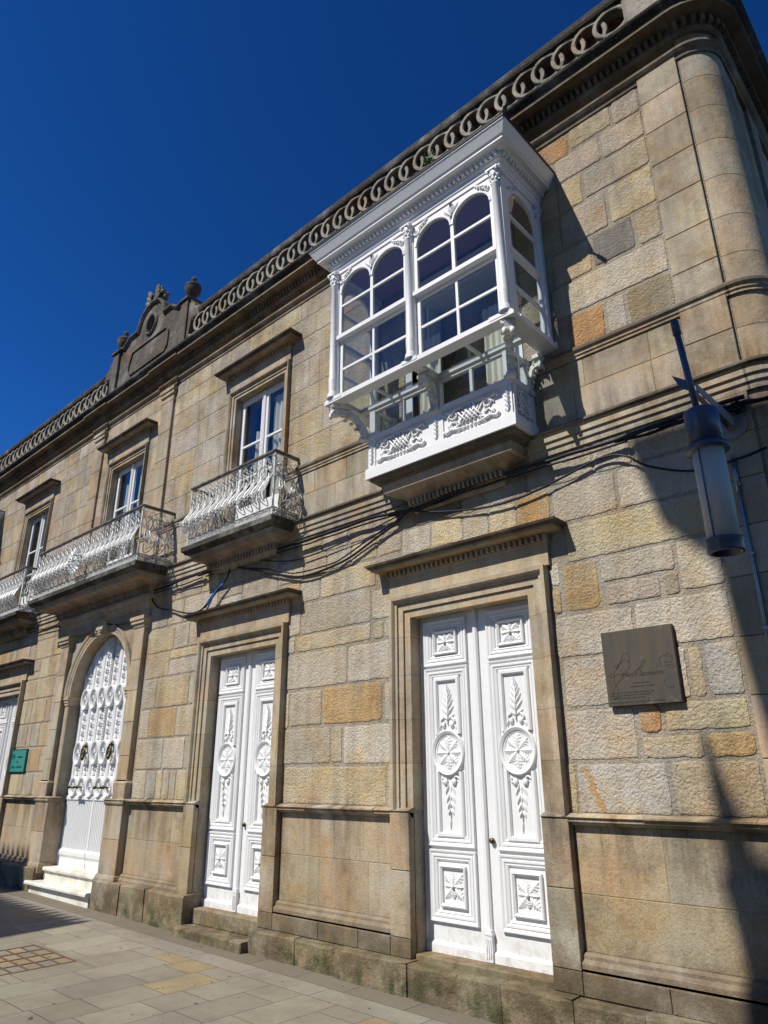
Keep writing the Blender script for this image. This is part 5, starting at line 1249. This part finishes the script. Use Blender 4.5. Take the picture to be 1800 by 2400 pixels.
for i in range(5):
    cable('cable', [(-2.4+jj(.1), -.08, 4.62), (-2.1, -.09+jj(.03), 4.60+jj(.03)), (-1.8, -.10+jj(.03), 4.62+jj(.03)), (-1.5, -.11+jj(.03), 4.61+jj(.04)), (-1.25, -.10+jj(.03), 4.58+jj(.04)), (-1.05, -.05, 4.57+jj(.04))], .009+.002*(i % 2), 'one strand of the tangled black cable bundle beside the lantern', 'tangled cable strands by the lantern')
o = None
W = MB()
for i in range(3):
    pts = [(-1.35+jj(.12), -.12+jj(.05), 4.55+jj(.07)) for k in range(12)]; W.tube([pts[k//3] if k % 3 == 0 else tuple((pts[k//3][q]*(3-k % 3)+pts[k//3+1][q]*(k % 3))/3 for q in range(3)) for k in range(31)], .007, 5)
o = W.build('cable_tangle', M['cable'], None); T(o, 'knot of black wires by the wall plate of the lantern', 'cable')
for i in range(3):
    cable('cable', [(-9.10+jj(.04), -.09, 4.06+jj(.03)), (-8.98+jj(.04), -.11, 4.18), (-8.84+jj(.03), -.10, 4.30), (-8.72+jj(.03), -.09, 4.38)], .013, 'short blue cable end above the hood of the narrower door', 'blue cable ends', 'bluecable')

# weed on the parapet
W = MB()
for i in range(60):
    a = random.uniform(0, 6.28); L_ = random.uniform(.05, .13); x, z = -4.62+jj(.07), 9.86+random.uniform(0, .03)
    W.mp = None; b0 = (x, PY-.08+jj(.05), z); tip = (x+L_*math.cos(a)*.6, b0[1]+L_*math.sin(a)*.6, z+L_*random.uniform(.3, 1)); s_ = .012
    W.F([W.V((b0[0]-s_, b0[1], b0[2])), W.V((b0[0]+s_, b0[1], b0[2])), W.V(tip)])
o = W.build('weed', M['weed'], None); T(o, 'small green weed rooted at the foot of the parapet above the bay', 'plant')

# ------------------------------------------------------------------ ground
W = MB(); G = 260
for a, b, c_, d in ((-G, G, -G, G),):
    W.F([W.V((x, y, gz(x)-.03)) for x, y in ((a, c_), (b, c_), (b, d), (a, d))], (.14, .13, .12))
o = W.build('ground', M['joint'], None, recalc=False); T(o, kind='structure')
W = MB()
GY = [(.245, .233, .20), (.22, .21, .18), (.27, .255, .22), (.235, .222, .185)]; OC = [(.27, .22, .14), (.26, .21, .145), (.28, .23, .15)]
def pave(x0, x1, y0, y1, col, g=.003):
    W.F([W.V((x, y, gz(x)+.0)) for x, y in ((x0+g, y0+g), (x1-g, y0+g), (x1-g, y1-g), (x0+g, y1-g))], col)
drain = (-9.62, -8.54, -2.56, -1.72)
x = -24.
xs2 = [-5.36+.463*k for k in range(-42, 26)]
for x in xs2:
    y = -.80
    y -= random.uniform(0, .5) if True else 0
    yy = -.80
    nx = y
    while yy > -10.5:
        L_ = random.choice((.45, .62, .75, .88)); ny = max(yy-L_, -10.5) if yy > -.85 or True else 0
        if yy > -.81: ny = yy-random.uniform(.25, .9)
        col = jit(random.choice(OC) if random.random() < .2 else random.choice(GY), .07)
        if not (x+.463 > drain[0] and x < drain[1] and ny < drain[3] and yy > drain[2]): pave(x, x+.463, ny, yy, col)
        else:
            if yy > drain[3]: pave(x, x+.463, drain[3], yy, col)
            if ny < drain[2]: pave(x, x+.463, ny, drain[2], col)
            if x < drain[0]: pave(x, drain[0], max(ny, drain[2]), min(yy, drain[3]), col)
            if x+.463 > drain[1]: pave(drain[1], x+.463, max(ny, drain[2]), min(yy, drain[3]), col)
        yy = ny
x = -24.
while x < 6:
    nx = x+random.uniform(.8, 1.3); pave(x, nx, -.80, -.50, jit((.235, .225, .20), .08)); x = nx
x = -24.
while x < 6:
    nx = x+random.uniform(.7, 1.2); pave(x, nx, -.50, .1, jit((.17, .155, .13), .08)); x = nx
o = W.build('pavement', M['paving'], None, recalc=False); T(o, kind='structure')
W = MB(); dx0, dx1, dy0, dy1 = drain; gzz = lambda x, y: None
dc = empty('drain_cover', ((dx0+dx1)/2, (dy0+dy1)/2, gz((dx0+dx1)/2))); T(dc, 'rectangular rusty drain cover with a grid of inset paving pieces', 'drain cover')
ox, oy, oz = dc.location
W.mp = lambda a, b, c_: (a-ox, b-oy, c_+gz(a)-oz)
nxs, nys = 4, 5
for i in range(nxs+1): x = dx0+(dx1-dx0)*i/nxs; W.box(x-.014, x+.014, dy0, dy1, -.02, .004)
for j in range(nys+1):
    y = dy0+(dy1-dy0)*j/nys
    for i in range(nxs): W.box(dx0+(dx1-dx0)*i/nxs+.014, dx0+(dx1-dx0)*(i+1)/nxs-.014, y-.011, y+.011, -.02, .003)
W.build('frame', M['rust'], dc)
W = MB(); W.mp = lambda a, b, c_: (a-ox, b-oy, c_+gz(a)-oz)
for i in range(nxs):
    for j in range(nys):
        W.box(dx0+(dx1-dx0)*i/nxs+.016, dx0+(dx1-dx0)*(i+1)/nxs-.016, dy0+(dy1-dy0)*j/nys+.013, dy0+(dy1-dy0)*(j+1)/nys-.013, -.02, -.002, jit(random.choice([OC[0], (.30, .25, .17), GY[1]]), .1))
W.build('inset', M['paving'], dc)

# ------------------------------------------------------------------ houses across the street (they cast the soft-edged shadows)
OY = -11.0
def sh(p): x, z = p; k = -OY; return (x+SUN.x/(-SUN.y)*k, z+SUN.z/(-SUN.y)*k)
right = [(-2.33, 4.66), (-2.30, 4.45), (-2.05, 4.17), (-1.87, 3.97), (-1.80, 3.65), (-1.73, 3.30), (-1.69, 2.9), (-1.65, 2.4), (-1.60, 1.94), (-1.50, 1.35), (-1.62, 1.13), (-1.80, 1.07), (-1.95, 1.13), (-2.00, 1.25), (-2.035, 1.98), (-2.075, 1.98), (-2.07, 1.25), (-2.06, 1.0), (-2.11, .95), (-2.07, .75), (-2.035, .4), (-2.03, -.6)]
R_ = [sh(p) for p in right]
W = MB(); W.col = (.4, .36, .3)
top = R_[0][1]
pts = R_ + [(R_[-1][0], -1.2), (16, -1.2), (16, top)]
bm = bmesh.new(); vs = [bm.verts.new((p[0], OY, p[1])) for p in pts]; bm.edges.ensure_lookup_table()
es = [bm.edges.new((vs[i], vs[(i+1) % len(vs)])) for i in range(len(vs))]; bmesh.ops.triangle_fill(bm, edges=es, use_beauty=True)
mpv = {v: (W.V(v.co), W.V((v.co.x, OY-.6, v.co.z))) for v in bm.verts}
for f in bm.faces: W.F([mpv[v][0] for v in f.verts]); W.F([mpv[v][1] for v in f.verts][::-1])
for i in range(len(vs)):
    a, b = mpv[vs[i]], mpv[vs[(i+1) % len(vs)]]; W.F((a[0], b[0], b[1], a[1]))
bm.free()
W.box(R_[-1][0]+.2, 16, -18, OY-.6, -1.2, R_[-1][1]-2)
opp = empty('opposite_house', (4, -14, -.3)); opp.location = (0, 0, 0); T(opp, 'tall rendered house across the street behind the viewer, shading the right corner', 'building', 'houses across the street')
W.build('wall', M['render'], opp)
W = MB()
for x in (-3.4, -.9, 1.6, 4.1, 6.6):
    for z in (1.2, 4.6, 8.0, 11.2): W.box(x, x+1.1, OY-.01, OY+.03, z, z+1.9)
W.build('shutter', M['white'], opp)
# lower house further left with a tiled eave
zr = -1.19+1.24*11
opp2 = empty('opposite_house', (-20, -14, -.3)); opp2.location = (0, 0, 0); T(opp2, 'lower tiled house across the street whose eaves shade the pavement at left', 'building', 'houses across the street')
xr = -10.2+SUN.x*11/(-SUN.y)
W = MB(); W.box(-45, xr-.4, -19, OY-.6, -1.2, zr-.3); W.col = (.4, .38, .33); W.box(-45, sh((-14.05, 0))[0], -17, OY-.3, zr-.3, sh((0, .10))[1]); W.build('wall', M['render'], opp2)
W = MB(); W.prism([(OY, zr-.06), (OY, zr), (OY-4, zr+1.5), (OY-4, zr-.06)], 'x', xr+.0, -45)
x = xr
while x > -40: W.tube([(x-.1, OY+.14, zr-.02), (x-.1, OY-1.5, zr+.55)], .075, 6); x -= .23
xx = sh((-13.95, 0))[0]; zt2 = sh((0, .20))[1]
W.prism([(OY, zt2-.2), (OY, zt2), (OY-4, zt2+1.5), (OY-4, zt2-.2)], 'x', xx, -45)
x = xx
while x > -40: W.tube([(x-.1, OY+.14, zt2-.02), (x-.1, OY-1.5, zt2+.55)], .075, 6); x -= .23
W.build('roof', M['tile'], opp2)
